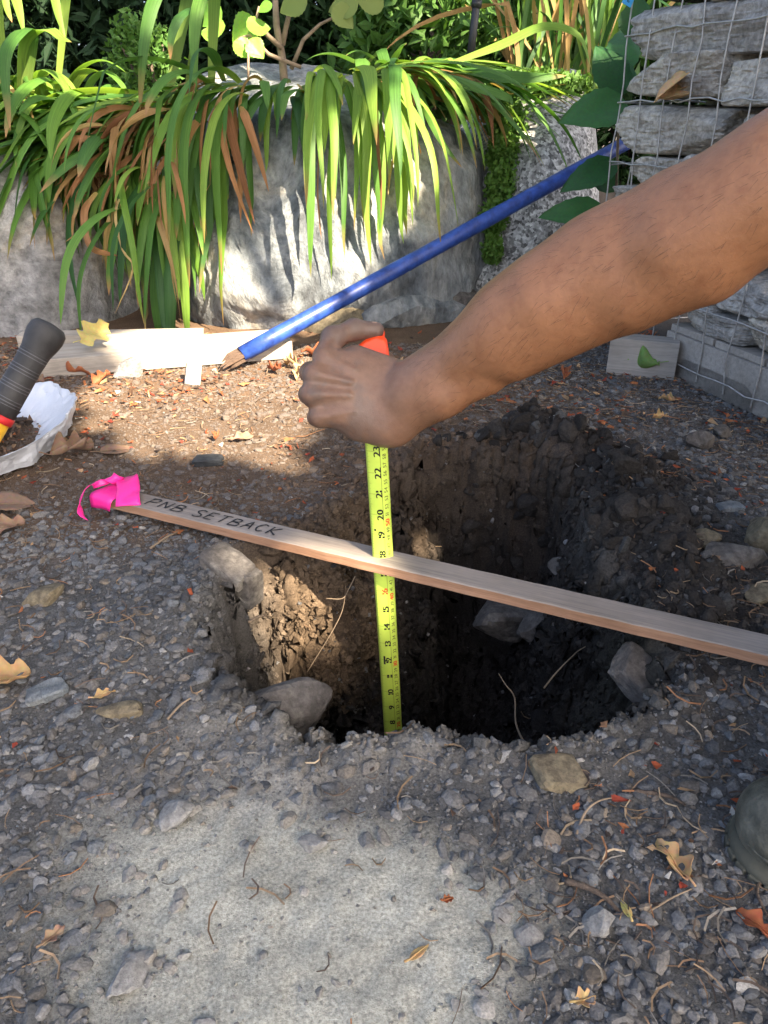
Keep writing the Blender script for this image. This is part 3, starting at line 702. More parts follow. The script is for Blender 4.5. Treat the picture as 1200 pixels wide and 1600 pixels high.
V, F = letters('PNB', .072, -.0085, .0215, .018, .0022); V2, F2 = letters('SETBACK', .148, -.0095, .0190, .018, .0022)
n0 = len(V); mk('lettering', list(V)+list(V2), F+[tuple(i+n0 for i in f) for f in F2], M_ink, lath)

def cloth(name, mat, P0, ucurve, vvec, nu, nv, wav, parent=None, thick=.0006):
    """a strip of ribbon: runs along a curve, hangs along vvec, with ripples"""
    C = curve_pts(ucurve, nu); V = []; F = []
    for i, c in enumerate(C):
        t = (C[min(i+1, nu)]-C[max(i-1, 0)]).normalized(); vv = Vector(vvec(i/nu)); n = t.cross(vv).normalized()
        for j in range(nv+1):
            s = j/nv; V.append(c+vv*s+n*(wav*math.sin(i*.9+s*4)*(.3+s)))
    for i in range(nu):
        for j in range(nv): a = i*(nv+1)+j; F.append((a, a+1, a+nv+2, a+nv+1))
    o = mk(name, [tuple(v) for v in V], F, mat, parent, smooth=True)
    m = o.modifiers.new('thickness', 'SOLIDIFY'); m.thickness = thick
    return o
rib = empty('flagging_ribbon', lA); tag(rib, 'bright pink flagging ribbon knotted round the end of the lath', 'ribbon')
rib.matrix_world = lath.matrix_world
cloth('wrap', M_pink, None, [(-.008, -.024, -.014), (-.008, -.0215, .004), (-.006, .0, .0045), (-.004, .022, .003), (-.004, .023, -.013)], lambda t: (.034+.006*math.sin(t*5), .0, .001), 14, 5, .0015, rib)
cloth('tail', M_pink, None, [(.004, .010, .006), (.014, .006, .012), (.026, -.006, .0085), (.036, -.020, .006), (.040, -.027, -.002)], lambda t: (.004+.026*t, .036-.022*t, .002), 14, 6, .002, rib)
cloth('tail', M_pink, None, [(-.004, .012, .006), (-.012, .008, .013), (-.020, -.012, .008), (-.020, -.030, -.004), (-.010, -.036, -.011)], lambda t: (-.014+.040*t, -.016-.004*t, -.003), 14, 6, .0015, rib)
cloth('knot', M_pink, None, [(-.010, .014, .006), (-.006, .006, .014), (.002, .004, .013), (.006, .012, .006)], lambda t: (.008, .012, .006), 8, 4, .002, rib)

# weathered boards in front of the boulders
bA, bB = pz(62, 574, .024), pz(457, 545, .024)
_n = (bB-bA).normalized(); _back = Vector((-_n.y, _n.x, 0))
bd = beam('timber_board', Vector((bA.x-.03, bA.y-.006, .020))+_back*.055, Vector((bB.x, bB.y, .022))+_back*.055, .115, .038, M_board, 'sunlit weathered board lying flat in front of the middle boulder', 'board')
beam('timber_board', Vector((bA.x-.06, bA.y+.005, .030))+_back*.150, Vector((bA.x+.33, bA.y+.055, .026))+_back*.142, .045, .048, M_board, 'second weathered board behind the first, under the forked yellow leaf', 'board')
sp = on_ground(303, 598)
wb = MB(); wb.box((0, 0, .012), (.030, .012, .055), euler(-.9, .35, .3), .001); w_ = wb.build('wood_offcut', M_board); w_.location = (sp.x, sp.y, sp.z+.004)
tag(w_, 'short pale wood offcut standing against the board, left of the pole tip', 'offcut')

# blue pole with a splintered lower end
pA = on_ground(350, 583); pA.z += .018; pB = px(985, 220, 1.88); dirp = (pB-pA).normalized()
pole = empty('blue_pole', pA); tag(pole, 'blue painted wooden pole with a splintered end leaning against the boulders', 'pole')
Q = [pA+dirp*.045+dirp*((pB-pA).length+.05)*k/16 for k in range(17)]
mb = MB(); mb.tube([q-pA for q in Q], [.0172+.0005*math.sin(k*1.7) for k in range(17)], 20); sh = mb.build('shaft', M_blue, pole, True)
mb = MB()
for k in range(11):
    a = k*2.39; r = .006+.0085*((k*37 % 10)/10); off = dirp.orthogonal().normalized(); off2 = dirp.cross(off)
    o_ = (off*math.cos(a)+off2*math.sin(a))*min(r, .0125)
    ln = .055*(.45+.55*((k*53 % 11)/11)); mb.tube([dirp*.055+o_, dirp*.02+o_*1.05, dirp*(.045-ln)+o_*.9+Vector((0, 0, -.004))], [.0052, .0048, .0012], 5)
mb.build('splintered_end', M_split, pole)

# ------------------------------------------------------------------ stone-filled wire cage on a pallet
G0 = Vector((.506, 1.80, 0)); ga = Vector((.30, -.954, 0)); gb = Vector((.954, .30, 0))   # along the front, and into the cage
def gpt(a, b, z): return G0+ga*a+gb*b+Vector((0, 0, z))
pal = empty('pallet', G0); tag(pal, 'grey weathered wooden pallet under the stone-filled wire cage', 'pallet')
RG = Matrix((ga, gb, Vector((0, 0, 1)))).transposed()
def stringer(off, parent):
    prof = [(.262, 0), (.300, 0), (.307, .030), (.325, .044), (.505, .044), (.528, .030), (.535, 0), (.70, 0), (.71, .026), (.735, .036), (.90, .036), (.92, .026), (.93, 0), (1.05, 0), (1.05, .085), (.262, .085)]
    V = [gpt(a, off, z)-G0 for a, z in prof]+[gpt(a, off+.036, z)-G0 for a, z in prof]; n = len(prof)
    bm = bmesh.new(); vs = [bm.verts.new(v) for v in V]
    bm.faces.new(vs[:n]); bm.faces.new(vs[n:][::-1])
    for i in range(n): bm.faces.new((vs[i], vs[i+n], vs[(i+1) % n+n], vs[(i+1) % n]))
    bmesh.ops.triangulate(bm, faces=[f for f in bm.faces if len(f.verts) > 4]); bmesh.ops.recalc_face_normals(bm, faces=bm.faces[:])
    me = bpy.data.meshes.new('stringer'); bm.to_mesh(me); bm.free(); me.materials.append(M_pallet)
    o = bpy.data.objects.new('stringer', me); COL.objects.link(o); o.parent = parent; return o
for off in (0.0, .30, .60): stringer(off, pal)
for k in range(6):
    mb = MB(); mb.box(gpt(.328+k*.135, .326, .0925)-G0, (.128, .64, .013), RG, .001); mb.build('deck_board', M_pallet, pal)
# end block beside the pallet
eb = beam('timber_block', pz(952, 552, .036), pz(1058, 562, .036), .05, .078, M_pallet, 'short grey timber block butted against the near corner of the pallet', 'timber')
# stones: (left u, right u, top v, bottom v, tone)
GS = [(992, 1230, -2, 82, 0), (982, 1122, 84, 152, 1), (1130, 1260, 95, 164, 1), (966, 1112, 168, 240, 1), (1141, 1260, 184, 250, 0), (988, 1062, 246, 292, 1), (1066, 1180, 250, 320, 0),
      (966, 1016, 292, 330, 0), (1020, 1130, 330, 385, 1), (960, 1030, 345, 400, 0), (1135, 1260, 330, 395, 0), (1040, 1110, 395, 440, 1), (965, 1035, 408, 470, 1), (1120, 1230, 440, 498, 0), (1040, 1118, 448, 485, 0),
      (1064, 1166, 490, 538, 0), (1160, 1240, 500, 560, 1), (990, 1058, 478, 522, 1), (1030, 1108, 522, 548, 2), (1112, 1230, 545, 580, 2), (985, 1028, 524, 545, 2), (1000, 1120, -75, -8, 0), (1125, 1260, -80, -10, 1)]
def on_front(u, v, b=.0):
    """where a sight line meets the cage's front"""
    o = Vector((0, 0, H)); d = px(u, v, 1)-o; P = G0+gb*b; t = (P-o).dot(gb)/d.dot(gb); return o+d*t
positions = ['top row', 'second row left', 'second row right', 'third row left, behind the dry leaf tip', 'third row right', 'fourth row left', 'fourth row middle', 'lower left corner above the forearm', 'behind the forearm, tan',
    'hidden left behind the forearm', 'hidden right behind the forearm', 'behind the elbow, tan', 'left end behind the forearm, lower', 'under the upper arm at the right edge', 'under the elbow, upper',
    'under the elbow, wide blue-grey', 'bright cream, lower right edge', 'lower left under the forearm, tan', 'thin dark slab at the bottom left', 'thin dark slab at the bottom right', 'thin dark slab at the far left bottom', 'above the top row left', 'above the top row right']
for k, (u0, u1, v0, v1, tone) in enumerate(GS):
    c = on_front((u0+u1)/2, (v0+v1)/2, .012); A = on_front(u0, (v0+v1)/2); B = on_front(u1, (v0+v1)/2); T = on_front((u0+u1)/2, v0); Bt = on_front((u0+u1)/2, v1)
    w = (B-A).length/2*1.02; h = abs(T.z-Bt.z)/2*1.04; dep = .095
    zb, zt = max(min(T.z, Bt.z), .104), max(T.z, Bt.z)                      # every stone rests above the pallet deck
    if zt-zb < .024: continue
    c.z = (zt+zb)/2; h = (zt-zb)/2*1.03
    V, F = rock(900+k*7, (w, dep, h), 5, None, 10, 26, .07, 1.9, True, .035)
    V = rotm(V, RG); o = mk('cage_stone', V, F, [M_gab, M_gab2, M_soilrock][tone], smooth=False); ctr = c+gb*dep*.93; o.location = ctr
    tag(o, 'quarry stone in the wire cage, '+positions[k], 'stone', 'stones stacked in the wire cage')
# deeper filling so that the gaps are dark stone
kk = 0
for i in range(5):
    for j in range(5):
        w = .085; V, F = rock(1500+i*10+j, (w, .07, .075), 3, None, 7, 9, .06, 1.7, True); c = gpt(.07+i*.16, .26, .16+j*.155)
        o = mk('cage_stone', rotm(V, RG), F, M_gab, smooth=False); o.location = c
        tag(o, 'quarry stone stacked deep inside the wire cage', 'stone', 'stones deep inside the wire cage')
cage = empty('wire_cage', G0); tag(cage, 'rusty welded wire cage holding the stacked quarry stones', 'wire cage')
def wire(P, r=.0016, nm='wire'):
    mb = MB(); mb.tube([p-G0 for p in P], r, 6, False); return mb.build(nm, M_wire, cage, True)
rw = random.Random(4)
for i in range(0, 13):
    a = -.015+i*.078; wire([gpt(a+rw.uniform(-.004, .004), -.004+rw.uniform(-.005, .003), z) for z in np.linspace(.012, .86, 14)])
for j in range(8):
    z = .030+j*.118; wire([gpt(a, -.0065+rw.uniform(-.004, .002), z+rw.uniform(-.004, .004)) for a in np.linspace(-.018, .93, 24)])
for i in range(9):
    b = .05+i*.075; wire([gpt(-.020+rw.uniform(-.006, .002), b, z) for z in np.linspace(.06, .86, 10)])
for j in range(8):
    z = .030+j*.118; wire([gpt(-.022, b, z+rw.uniform(-.004, .004)) for b in np.linspace(0, .66, 10)])
# blue tag on the cage
tg = empty('plastic_tag', on_front(985, 2, -.02)); tag(tg, 'small bright blue plastic tag clipped to the top left of the wire cage', 'tag')
mb = MB(); mb.box((0, 0, .012), (.022, .0012, .040), euler(.1, .38, .25), .0004); mb.build('plate', M_tag, tg)
_R = euler(.1, .38, .25)
Vt = []; Ft = []
for q, chh in enumerate('BA'):
    for st in GL[chh]:
        P = [Vector((a*.004, b*.0055, 0)) for a, b in st]; P = [P[i].lerp(P[i+1], k/3) for i in range(len(P)-1) for k in range(4)]
        b0 = len(Vt)
        for i, p in enumerate(P):
            d_ = (P[min(i+1, len(P)-1)]-P[max(i-1, 0)]); d_ = d_.normalized() if d_.length > 0 else Vector((1, 0, 0)); nn = Vector((-d_.y, d_.x, 0))*.0004
            for s_ in (nn, -nn):
                g = p+s_; Vt.append(_R @ Vector((-g.y+.003, -.0009, g.x-.014+q*.0055))+Vector((0, 0, .012)))
        for i in range(len(P)-1): Ft.append((b0+2*i, b0+2*i+1, b0+2*i+3, b0+2*i+2))
mk('lettering', [tuple(v) for v in Vt], Ft, M_ink, tg)

# ------------------------------------------------------------------ sledge handle and plastic bag at the left
kA = px(80, 508, .95); kB = px(-6, 655, .945); dk = (kB-kA).normalized(); reach = (kA.z-.045)/-dk.z
sl = empty('sledge_hammer', kA+dk*reach); tag(sl, 'long tool standing head down with black rubber grip, red ring and yellow shaft', 'hammer'); o0 = Vector(sl.location)
prof = [(-.002, .004), (0, .017), (.006, .0222), (.016, .0232), (.026, .0215), (.038, .0185), (.060, .0176), (.10, .0182), (.128, .0186)]
mb = MB(); mb.tube([kA+dk*a-o0 for a, r in prof], [r for a, r in prof], 28); grip = mb.build('grip', M_rubberblk, sl, True)
for k in range(4):
    for j in range(3):
        a = .040+k*.022+j*.0040; mb = MB()
        P = [kA+dk*(a+.002*math.sin(q/24*6.28))-o0 for q in (0, 6)]
        mb.tube([P[0]-dk*.0006, P[0]+dk*.0006], .0184, 28); mb.build('ridge', M_steel, grip, True)
mb = MB(); mb.tube([kA+dk*a-o0 for a in (.1275, .137)], .0196, 28); mb.build('ring', M_red, sl, True)
mb = MB(); mb.tube([kA+dk*a-o0 for a in (.1365, reach+.01)], .0172, 24); mb.build('shaft', M_yellow, sl, True)
mb = MB(); mb.box((-.075, -.01, -.01), (.15, .05, .05), euler(0, .0, .12), .009); mb.build('head', M_steel, sl)
# crumpled white bag
bc = Vector((-.665, 1.15, 0)); bag = empty('plastic_bag', bc); tag(bag, 'crumpled white plastic bag open on the ground at the left edge', 'bag')
nu, nv = 120, 34; V = []; F = []
A_, S_ = np.meshgrid(np.arange(nu)*2*math.pi/nu, np.linspace(0, 1, nv+1), indexing='ij'); a_, s__ = A_.ravel(), S_.ravel(); ca, sa = np.cos(a_), np.sin(a_)
qq = np.stack([ca*1.6+3, sa*1.6, s__*1.0], 1); cr = ridged(qq*1.9, 4, 7); cr2 = fbm(qq*.8, 3, 9); cr3 = ridged(qq*np.array([5, 5, 2.]), 3, 15)
lip = .50+.10*fbm(np.stack([ca*1.3, sa*1.3, 0*ca], 1), 2, 19)
rr = 1.0+.12*np.sin(s__*math.pi)-.50*np.clip(s__-.5, 0, 1)*1.3; rr = rr*(1+.09*cr+.20*cr2+.015*cr3+.08*np.cos(a_*2+.7))
zz = np.sin(np.minimum(s__, lip)/lip*math.pi/2)*(.034+.020*np.sin(a_*1+1)+.016*cr2)-np.clip(s__-lip, 0, 1)/.45*.045
zz = np.maximum(.004, zz+.014*cr*s__+.002*cr3*s__)
V = np.stack([ca*.128*rr, sa*.165*rr, zz], 1)
for i in range(nu):
    for j in range(nv): a = i*(nv+1)+j; b = ((i+1) % nu)*(nv+1)+j; F.append((a, b, b+1, a+1))
bg_ = mk('sheet', V, F, M_bag, bag, smooth=False); bg_.modifiers.new('thickness', 'SOLIDIFY').thickness = .0008
m_ = 900; xr = RNG.normal(0, .042, m_); yr = RNG.normal(0, .052, m_); s_ = .003+.008*RNG.random(m_)
cc = np.array([[.10, .065, .045], [.17, .10, .06], [.06, .045, .035], [.26, .17, .10]])[RNG.integers(0, 4, m_)]
inbag = scatter_mesh('leaf_mulch', [crumb_shape(i) for i in range(9)]+HULLS[:3], np.stack([bc.x-.012+xr*.75, bc.y+yr*.8, .026+.012*RNG.random(m_)-1.2*(xr**2+yr**2)], 1),
    np.stack([s_*1.4, s_, s_*.6], 1), rand_quats(m_, RNG), cc, M_litter)
tag(inbag, 'brown leaf mulch heaped inside the white plastic bag', 'mulch')
# ------------------------------------------------------------------ tape measure
TT = px(588, 690, .800); TBt = py(615, 1150, TT.y-.002); tdir = (TT-TBt).normalized()
inch = (py(0, 738.7, TT.y).z-py(0, 1103, TT.y).z)/13.0                   # from the readings 22 and 9
z22 = py(0, 738.7, TT.y).z
def tpos(q): return TBt+tdir*((z22-(22-q)*inch-TBt.z)/tdir.z)
tm = empty('tape_measure', tpos(0)); tag(tm, 'orange tape measure with its yellow-green blade let down into the hole', 'tape measure'); T0 = Vector(tm.location)
tface = Vector((.05, -1, .12)); tface = (tface-tdir*tface.dot(tdir)).normalized(); tright = tdir.cross(tface); tright = -tright if tright.x < 0 else tright
BW = .0255
def blade_pt(t, q, lift=0.0):
    """t across from -.5 to .5, q inches along; the blade is dished"""
    a = t*1.35; r = BW/1.35
    return tpos(q)-T0+tright*(math.sin(a)*r)+tface*((math.cos(a)-1)*-r*1.0*-1+lift)
V = []; F = []; nT = 8; qs = np.linspace(0, 25.6, 80)
for q in qs:
    for k in range(nT+1): V.append(tuple(blade_pt(-.5+k/nT, q)))
for i in range(len(qs)-1):
    for k in range(nT): a = i*(nT+1)+k; F.append((a, a+1, a+nT+2, a+nT+1))
blade = mk('blade', V, F, M_blade, tm, smooth=True)
sm = blade.modifiers.new('thickness', 'SOLIDIFY'); sm.thickness = .0003; sm.offset = 0
# figures: digit outlines from the built-in font, laid on the dished blade
def glyph(ch):
    cu = bpy.data.curves.new('glyph', 'FONT'); cu.body = ch; cu.size = 1.0; cu.resolution_u = 3
    ob = bpy.data.objects.new('glyph', cu); COL.objects.link(ob); dg = bpy.context.evaluated_depsgraph_get()
    me = bpy.data.meshes.new_from_object(ob.evaluated_get(dg)); V = np.array([tuple(v.co) for v in me.vertices]); F = [tuple(p.vertices) for p in me.polygons]
    bpy.data.objects.remove(ob); bpy.data.curves.remove(cu); bpy.data.meshes.remove(me)
    w = V[:, 0].max()-V[:, 0].min(); V[:, 0] -= V[:, 0].min(); V[:, 1] /= .7
    return V, F, w
GLY = {c: glyph(c) for c in '0123456789F'}
def bold_width(c): return GLY[c][2]
class Print:
    def __init__(s): s.V = []; s.F = []
    def text(s, txt, t, q, hgt, wsc, fat=1.0):
        """reads upwards along the blade; hgt = figure height across the blade, in blade widths"""
        x = 0; glyphs = []
        for c in txt: V, F, w = GLY[c]; glyphs.append((V, F, x)); x += w+.09
        tot = (x-.09)*wsc
        for V, F, x0 in glyphs:
            for dq in ((0, .0) if fat == 1 else (-.012*fat, .012*fat)):
                b = len(s.V)
                for v in V: s.V.append(tuple(blade_pt(t+hgt/2-v[1]*hgt, q-tot/2+(x0+v[0])*wsc+dq, .00035+abs(dq)*.002)))
                s.F += [tuple(i+b for i in f) for f in F]
                if fat == 1: break
    def quad(s, t0, t1, q0, q1):
        b = len(s.V); n = max(1, int(abs(t1-t0)*10))
        for k in range(n+1):
            t = t0+(t1-t0)*k/n; s.V += [tuple(blade_pt(t, q0, .0003)), tuple(blade_pt(t, q1, .0003))]
        for k in range(n): s.F.append((b+2*k, b+2*k+1, b+2*k+3, b+2*k+2))
    def build(s, nm, m): return mk(nm, s.V, s.F, m, blade)
blk, redp, tick = Print(), Print(), Print()
for q in range(1, 25):
    (redp if q == 16 else blk).text(str(q), -.02, q-.02, .27, .52, 1.6)
    if q == 12:
        blk.quad(-.27, -.18, q-.28, q+.22); blk.quad(-.20, .0, q-.1, q-.02)
    tick.quad(-.49, -.16, q-.008, q+.008); 
    for s_ in range(16):
        ln = .18 if s_ % 8 == 0 else (.13 if s_ % 4 == 0 else (.09 if s_ % 2 == 0 else .06)); tick.quad(-.495, -.5+ln, q+s_/16-.006, q+s_/16+.006)
for c in range(3, 62):
    q = c/2.54; (redp if c % 10 == 0 else blk).text(str(c), .30, q-.12, .20 if c % 10 == 0 else .155, .27 if c % 10 else .36, 1.0 if c % 10 else 1.5)
    tick.quad(.44, .495, q-.007, q+.007)
blk.quad(.115, .128, 0.5, 25.4)
blk.quad(-.33, -.24, 19.17, 19.27); 
blk.build('black_figures', M_num); redp.build('red_figures', M_numred); tick.build('tick_marks', M_tick)
mb = MB(); mb.box(tpos(0)-T0-Vector((0, .003, 0)), (.022, .007, .010), None, .001); mb.build('end_hook', M_steel, tm)
# case held in the hand: rounded D-shaped block
e1 = Vector((1, 0, 0)); e2 = Vector((0, SP, CP)); e3 = Vector((0, -CP, SP))            # sight-plane axes at the hand (right, up, towards the viewer)
cse = [(549, 548), (570, 531), (588, 523), (601, 526), (605, 531), (608, 552), (612, 600), (610, 640), (596, 652), (560, 652), (545, 640), (540, 600)]
bm = bmesh.new(); rings = []
for dz, ins in ((.0, .92), (.003, 1.0), (.029, 1.0), (.032, .92)):
    c0 = Vector((576, 590, 0)); rings.append([bm.verts.new(px(c0.x+(u-c0.x)*ins, c0.y+(v-c0.y)*ins, .788+dz)-T0) for u, v in cse])
for a, b in zip(rings[:-1], rings[1:]):
    for i in range(len(cse)): j = (i+1) % len(cse); bm.faces.new((a[i], a[j], b[j], b[i]))
bm.faces.new(rings[0][::-1]); bm.faces.new(rings[-1]); bmesh.ops.recalc_face_normals(bm, faces=bm.faces[:])
bmesh.ops.bevel(bm, geom=[e for e in bm.edges], offset=.0012, segments=2, affect='EDGES', profile=.6)
me = bpy.data.meshes.new('case'); bm.to_mesh(me); bm.free(); me.materials.append(M_orange)
cs = bpy.data.objects.new('case', me); COL.objects.link(cs); cs.parent = tm
mb = MB(); mb.box(px(594, 524, .803)-T0, (.010, .012, .007), euler(PITCH, 0, 0), .002); mb.build('lock_button', M_orange, tm)

# ------------------------------------------------------------------ the person: arm and hand as one surface (smooth union of tapered limbs)
def sdf_mesh(prims, h, lo, hi):
    lo = np.array(lo, float); n = np.ceil((np.array(hi)-lo)/h).astype(int)+1
    D = np.full(n, 1.0, np.float32); ax = [lo[i]+np.arange(n[i])*h for i in range(3)]
    for a, b, ra, rb, k, sgn, sc in prims:
        a = np.array(a, float); b = np.array(b, float); m = max(ra, rb)*max(1, 1/min(sc[1], 1) if sc else 1)+k+.012
        l0 = np.clip(((np.minimum(a, b)-m-lo)/h).astype(int), 0, n-1); l1 = np.clip(((np.maximum(a, b)+m-lo)/h).astype(int)+2, 1, n)
        sl_ = tuple(slice(l0[i], l1[i]) for i in range(3))
        X, Y, Z = np.meshgrid(*[ax[i][sl_[i]] for i in range(3)], indexing='ij')
        P = np.stack([X, Y, Z], -1); ab = b-a; L2 = ab @ ab
        t = np.clip(((P-a) @ ab)/L2, 0, 1) if L2 > 1e-12 else np.zeros(X.shape)
        W = P-a-t[..., None]*ab
        if sc:                                   # flattened along a direction
            w = np.array(sc[0], float); w /= np.linalg.norm(w); q = W @ w; W = W+(q*(1/sc[1]-1))[..., None]*w
        d = np.linalg.norm(W, axis=-1)-(ra+(rb-ra)*t)
        if sc: d = d*min(1, .5+.5*sc[1])
        o = D[sl_]
        if sgn > 0:
            hh = np.clip(.5+.5*(o-d)/k, 0, 1); D[sl_] = o*(1-hh)+d*hh-k*hh*(1-hh)
        else:
            hh = np.clip(.5-.5*(o+d)/k, 0, 1); D[sl_] = o*(1-hh)+(-d)*hh+k*hh*(1-hh)
    S = D < 0; c = [slice(0, -1), slice(1, None)]
    cnt = sum(S[c[i], c[j], c[l]].astype(np.int8) for i in (0, 1) for j in (0, 1) for l in (0, 1))
    act = (cnt > 0) & (cnt < 8); idx = np.argwhere(act); vid = np.full(act.shape, -1, np.int64); vid[act] = np.arange(len(idx))
    acc = np.zeros((len(idx), 3)); num = np.zeros(len(idx))
    cor = [(i, j, l) for i in (0, 1) for j in (0, 1) for l in (0, 1)]
    for p in cor:
        for axn in range(3):
            if p[axn]: continue
            q = list(p); q[axn] = 1
            da = D[idx[:, 0]+p[0], idx[:, 1]+p[1], idx[:, 2]+p[2]].astype(float); db = D[idx[:, 0]+q[0], idx[:, 1]+q[1], idx[:, 2]+q[2]].astype(float)
            cr = (da < 0) != (db < 0); t = np.where(cr, da/np.where(cr, da-db, 1), 0)
            pt = np.tile(np.array(p, float), (len(idx), 1)); pt[:, axn] += t; acc += pt*cr[:, None]; num += cr
    V = lo+(idx+acc/num[:, None])*h; Fs = []
    for axn in range(3):
        o1, o2 = [(1, 2), (2, 0), (0, 1)][axn]
        sa = [slice(None)]*3; sb = [slice(None)]*3; sa[axn] = slice(0, -1); sb[axn] = slice(1, None)
        A, B = S[tuple(sa)], S[tuple(sb)]; e = np.argwhere(A != B)
        e = e[(e[:, o1] > 0) & (e[:, o2] > 0) & (e[:, o1] < n[o1]-1) & (e[:, o2] < n[o2]-1)]
        if not len(e): continue
        def cell(d1, d2):
            q = e.copy(); q[:, o1] += d1; q[:, o2] += d2; return vid[q[:, 0], q[:, 1], q[:, 2]]
        Q = np.stack([cell(-1, -1), cell(0, -1), cell(0, 0), cell(-1, 0)], 1); flip = ~A[e[:, 0], e[:, 1], e[:, 2]]
        Q[flip] = Q[flip][:, ::-1]; Fs.append(Q)
    F = np.concatenate(Fs); F = F[(F >= 0).all(1)]
    return V, F
PR = []
def cap(a, b, ra, rb=None, k=.010, sgn=1, sc=None): PR.append((a, b, ra, rb if rb is not None else ra, k, sgn, sc))
def hp(u, v, d=0.0):      # a point of the hand: photograph position, and millimetres away from the viewer behind the back of the hand
    return px(u, v, .752+d*.001)
# arm
AC = [(632, 618, .768, .0300), (676, 594, .750, .0315), (735, 558, .728, .0350), (800, 513, .700, .0385), (870, 473, .672, .0405), (940, 436, .645, .0420), (1010, 398, .620, .0440), (1085, 358, .597, .0465), (1150, 326, .580, .0490), (1220, 288, .565, .0525), (1330, 225, .545, .056), (1480, 130, .525, .060), (1640, 20, .51, .066)]
_c = curve_pts([px(*a[:3]) for a in AC], 60); _r = np.interp(np.linspace(0, len(AC)-1, 61), range(len(AC)), [a[3] for a in AC]); _r = np.convolve(np.pad(_r, 4, 'edge'), np.ones(9)/9, 'valid')*np.interp(np.linspace(0, 1, 61), [0, .25, .5, 1], [.95, .92, .93, .96])
for k in range(60): cap(_c[k], _c[k+1], _r[k], _r[k+1], .006)
cap(px(800, 492, .688), px(930, 410, .650), .026, .030, .034)            # forearm muscle on the upper side
cap(px(930, 410, .650), px(1050, 338, .612), .030, .028, .030)
cap(px(800, 545, .690), px(960, 462, .640), .024, .028, .030)            # lower side
cap(px(1000, 452, .622), px(1100, 415, .590), .026, .030, .025)           # point of the elbow
cap(px(745, 545, .708), px(850, 470, .662), .020, .030, .030); cap(px(850, 470, .662), px(975, 396, .626), .030, .0345, .014)            # the long muscle that ends at the bend of the elbow
cap(px(1062, 378, .590), px(1210, 292, .551), .0365, .0425, .016)        # upper arm
cap(px(985, 470, .618), px(1040, 440, .600), .013, .016, .012)           # inner edge of the elbow
cap(px(690, 628, .735), px(760, 592, .712), .013, .015, .012)            # ulna side
# back of the hand
wr = hp(628, 612, 16)
KN = {'i': (508, 560, 14), 'm': (492, 586, 8), 'r': (488, 616, 8), 'p': (500, 650, 14)}
for key, w_ in (('i', (612, 588, 22)), ('m', (614, 604, 18)), ('r', (616, 622, 16)), ('p', (618, 640, 20))):
    cap(hp(*w_), hp(*KN[key]), .0175, .0112, .009)
cap(hp(560, 600, 24), hp(590, 615, 24), .030, .030, .014, 1, (e3, .62))
cap(hp(545, 640, 22), hp(600, 662, 26), .020, .021, .014)                # heel of the hand, little-finger side
cap(hp(560, 666, 26), hp(616, 664, 28), .0135, .0165, .016); cap(hp(616, 660, 26), px(690, 612, .745), .018, .022, .020)
cap(hp(598, 582, 24), hp(556, 556, 26), .0130, .0100, .012)             # web towards the thumb
for key, r_ in (('i', .0118), ('m', .0124), ('r', .0118), ('p', .0108)): cap(hp(*KN[key]), hp(*KN[key]), r_, r_, .005)
for key, w_ in (('i', (590, 596, 6)), ('m', (592, 606, 3)), ('r', (592, 618, 3)), ('p', (596, 634, 6))):   # tendons
    k_ = KN[key]; m_ = tuple((k_[i]*.45+w_[i]*.55) for i in range(3)); cap(hp(k_[0]+6, k_[1], k_[2]-9), hp(m_[0], m_[1], m_[2]-8.5), .0030, .0024, .005)
# fingers: knuckle, first joint, second joint, tip
FI = {'i': [(508, 556, 14), (520, 528, 26), (553, 515, 38), (587, 516, 42)],
      'm': [(492, 586, 8), (484, 582, 42), (508, 582, 66), (540, 584, 72)],
      'r': [(488, 616, 8), (482, 616, 42), (506, 618, 66), (538, 618, 71)],
      'p': [(500, 650, 14), (494, 652, 44), (514, 652, 64), (540, 650, 68)]}
for key, rr in (('i', (.0116, .0112, .0104, .0088)), ('m', (.0108, .0098, .0088, .0078)), ('r', (.0102, .0093, .0084, .0075)), ('p', (.0092, .0082, .0074, .0066))):
    P = FI[key]
    for q in range(3): cap(hp(*P[q]), hp(*P[q+1]), rr[q], rr[q+1], .0035)
    for q in (1, 2): cap(hp(*P[q]), hp(*P[q]), rr[q]*1.08, None, .004)
TH = [(616, 592, 34), (600, 566, 66), (580, 556, 82), (552, 560, 88)]      # thumb, on the far side of the case
for q, rr in enumerate(((.0150, .0115), (.0110, .0100), (.0098, .0082))): cap(hp(*TH[q]), hp(*TH[q+1]), rr[0], rr[1], .006)
allp = np.array([list(p[0]) for p in PR]+[list(p[1]) for p in PR])
# two resolutions in one surface would leave a seam, so one grid at 2 mm
V, F = sdf_mesh(PR, .0018, allp.min(0)-.08, allp.max(0)+.08)
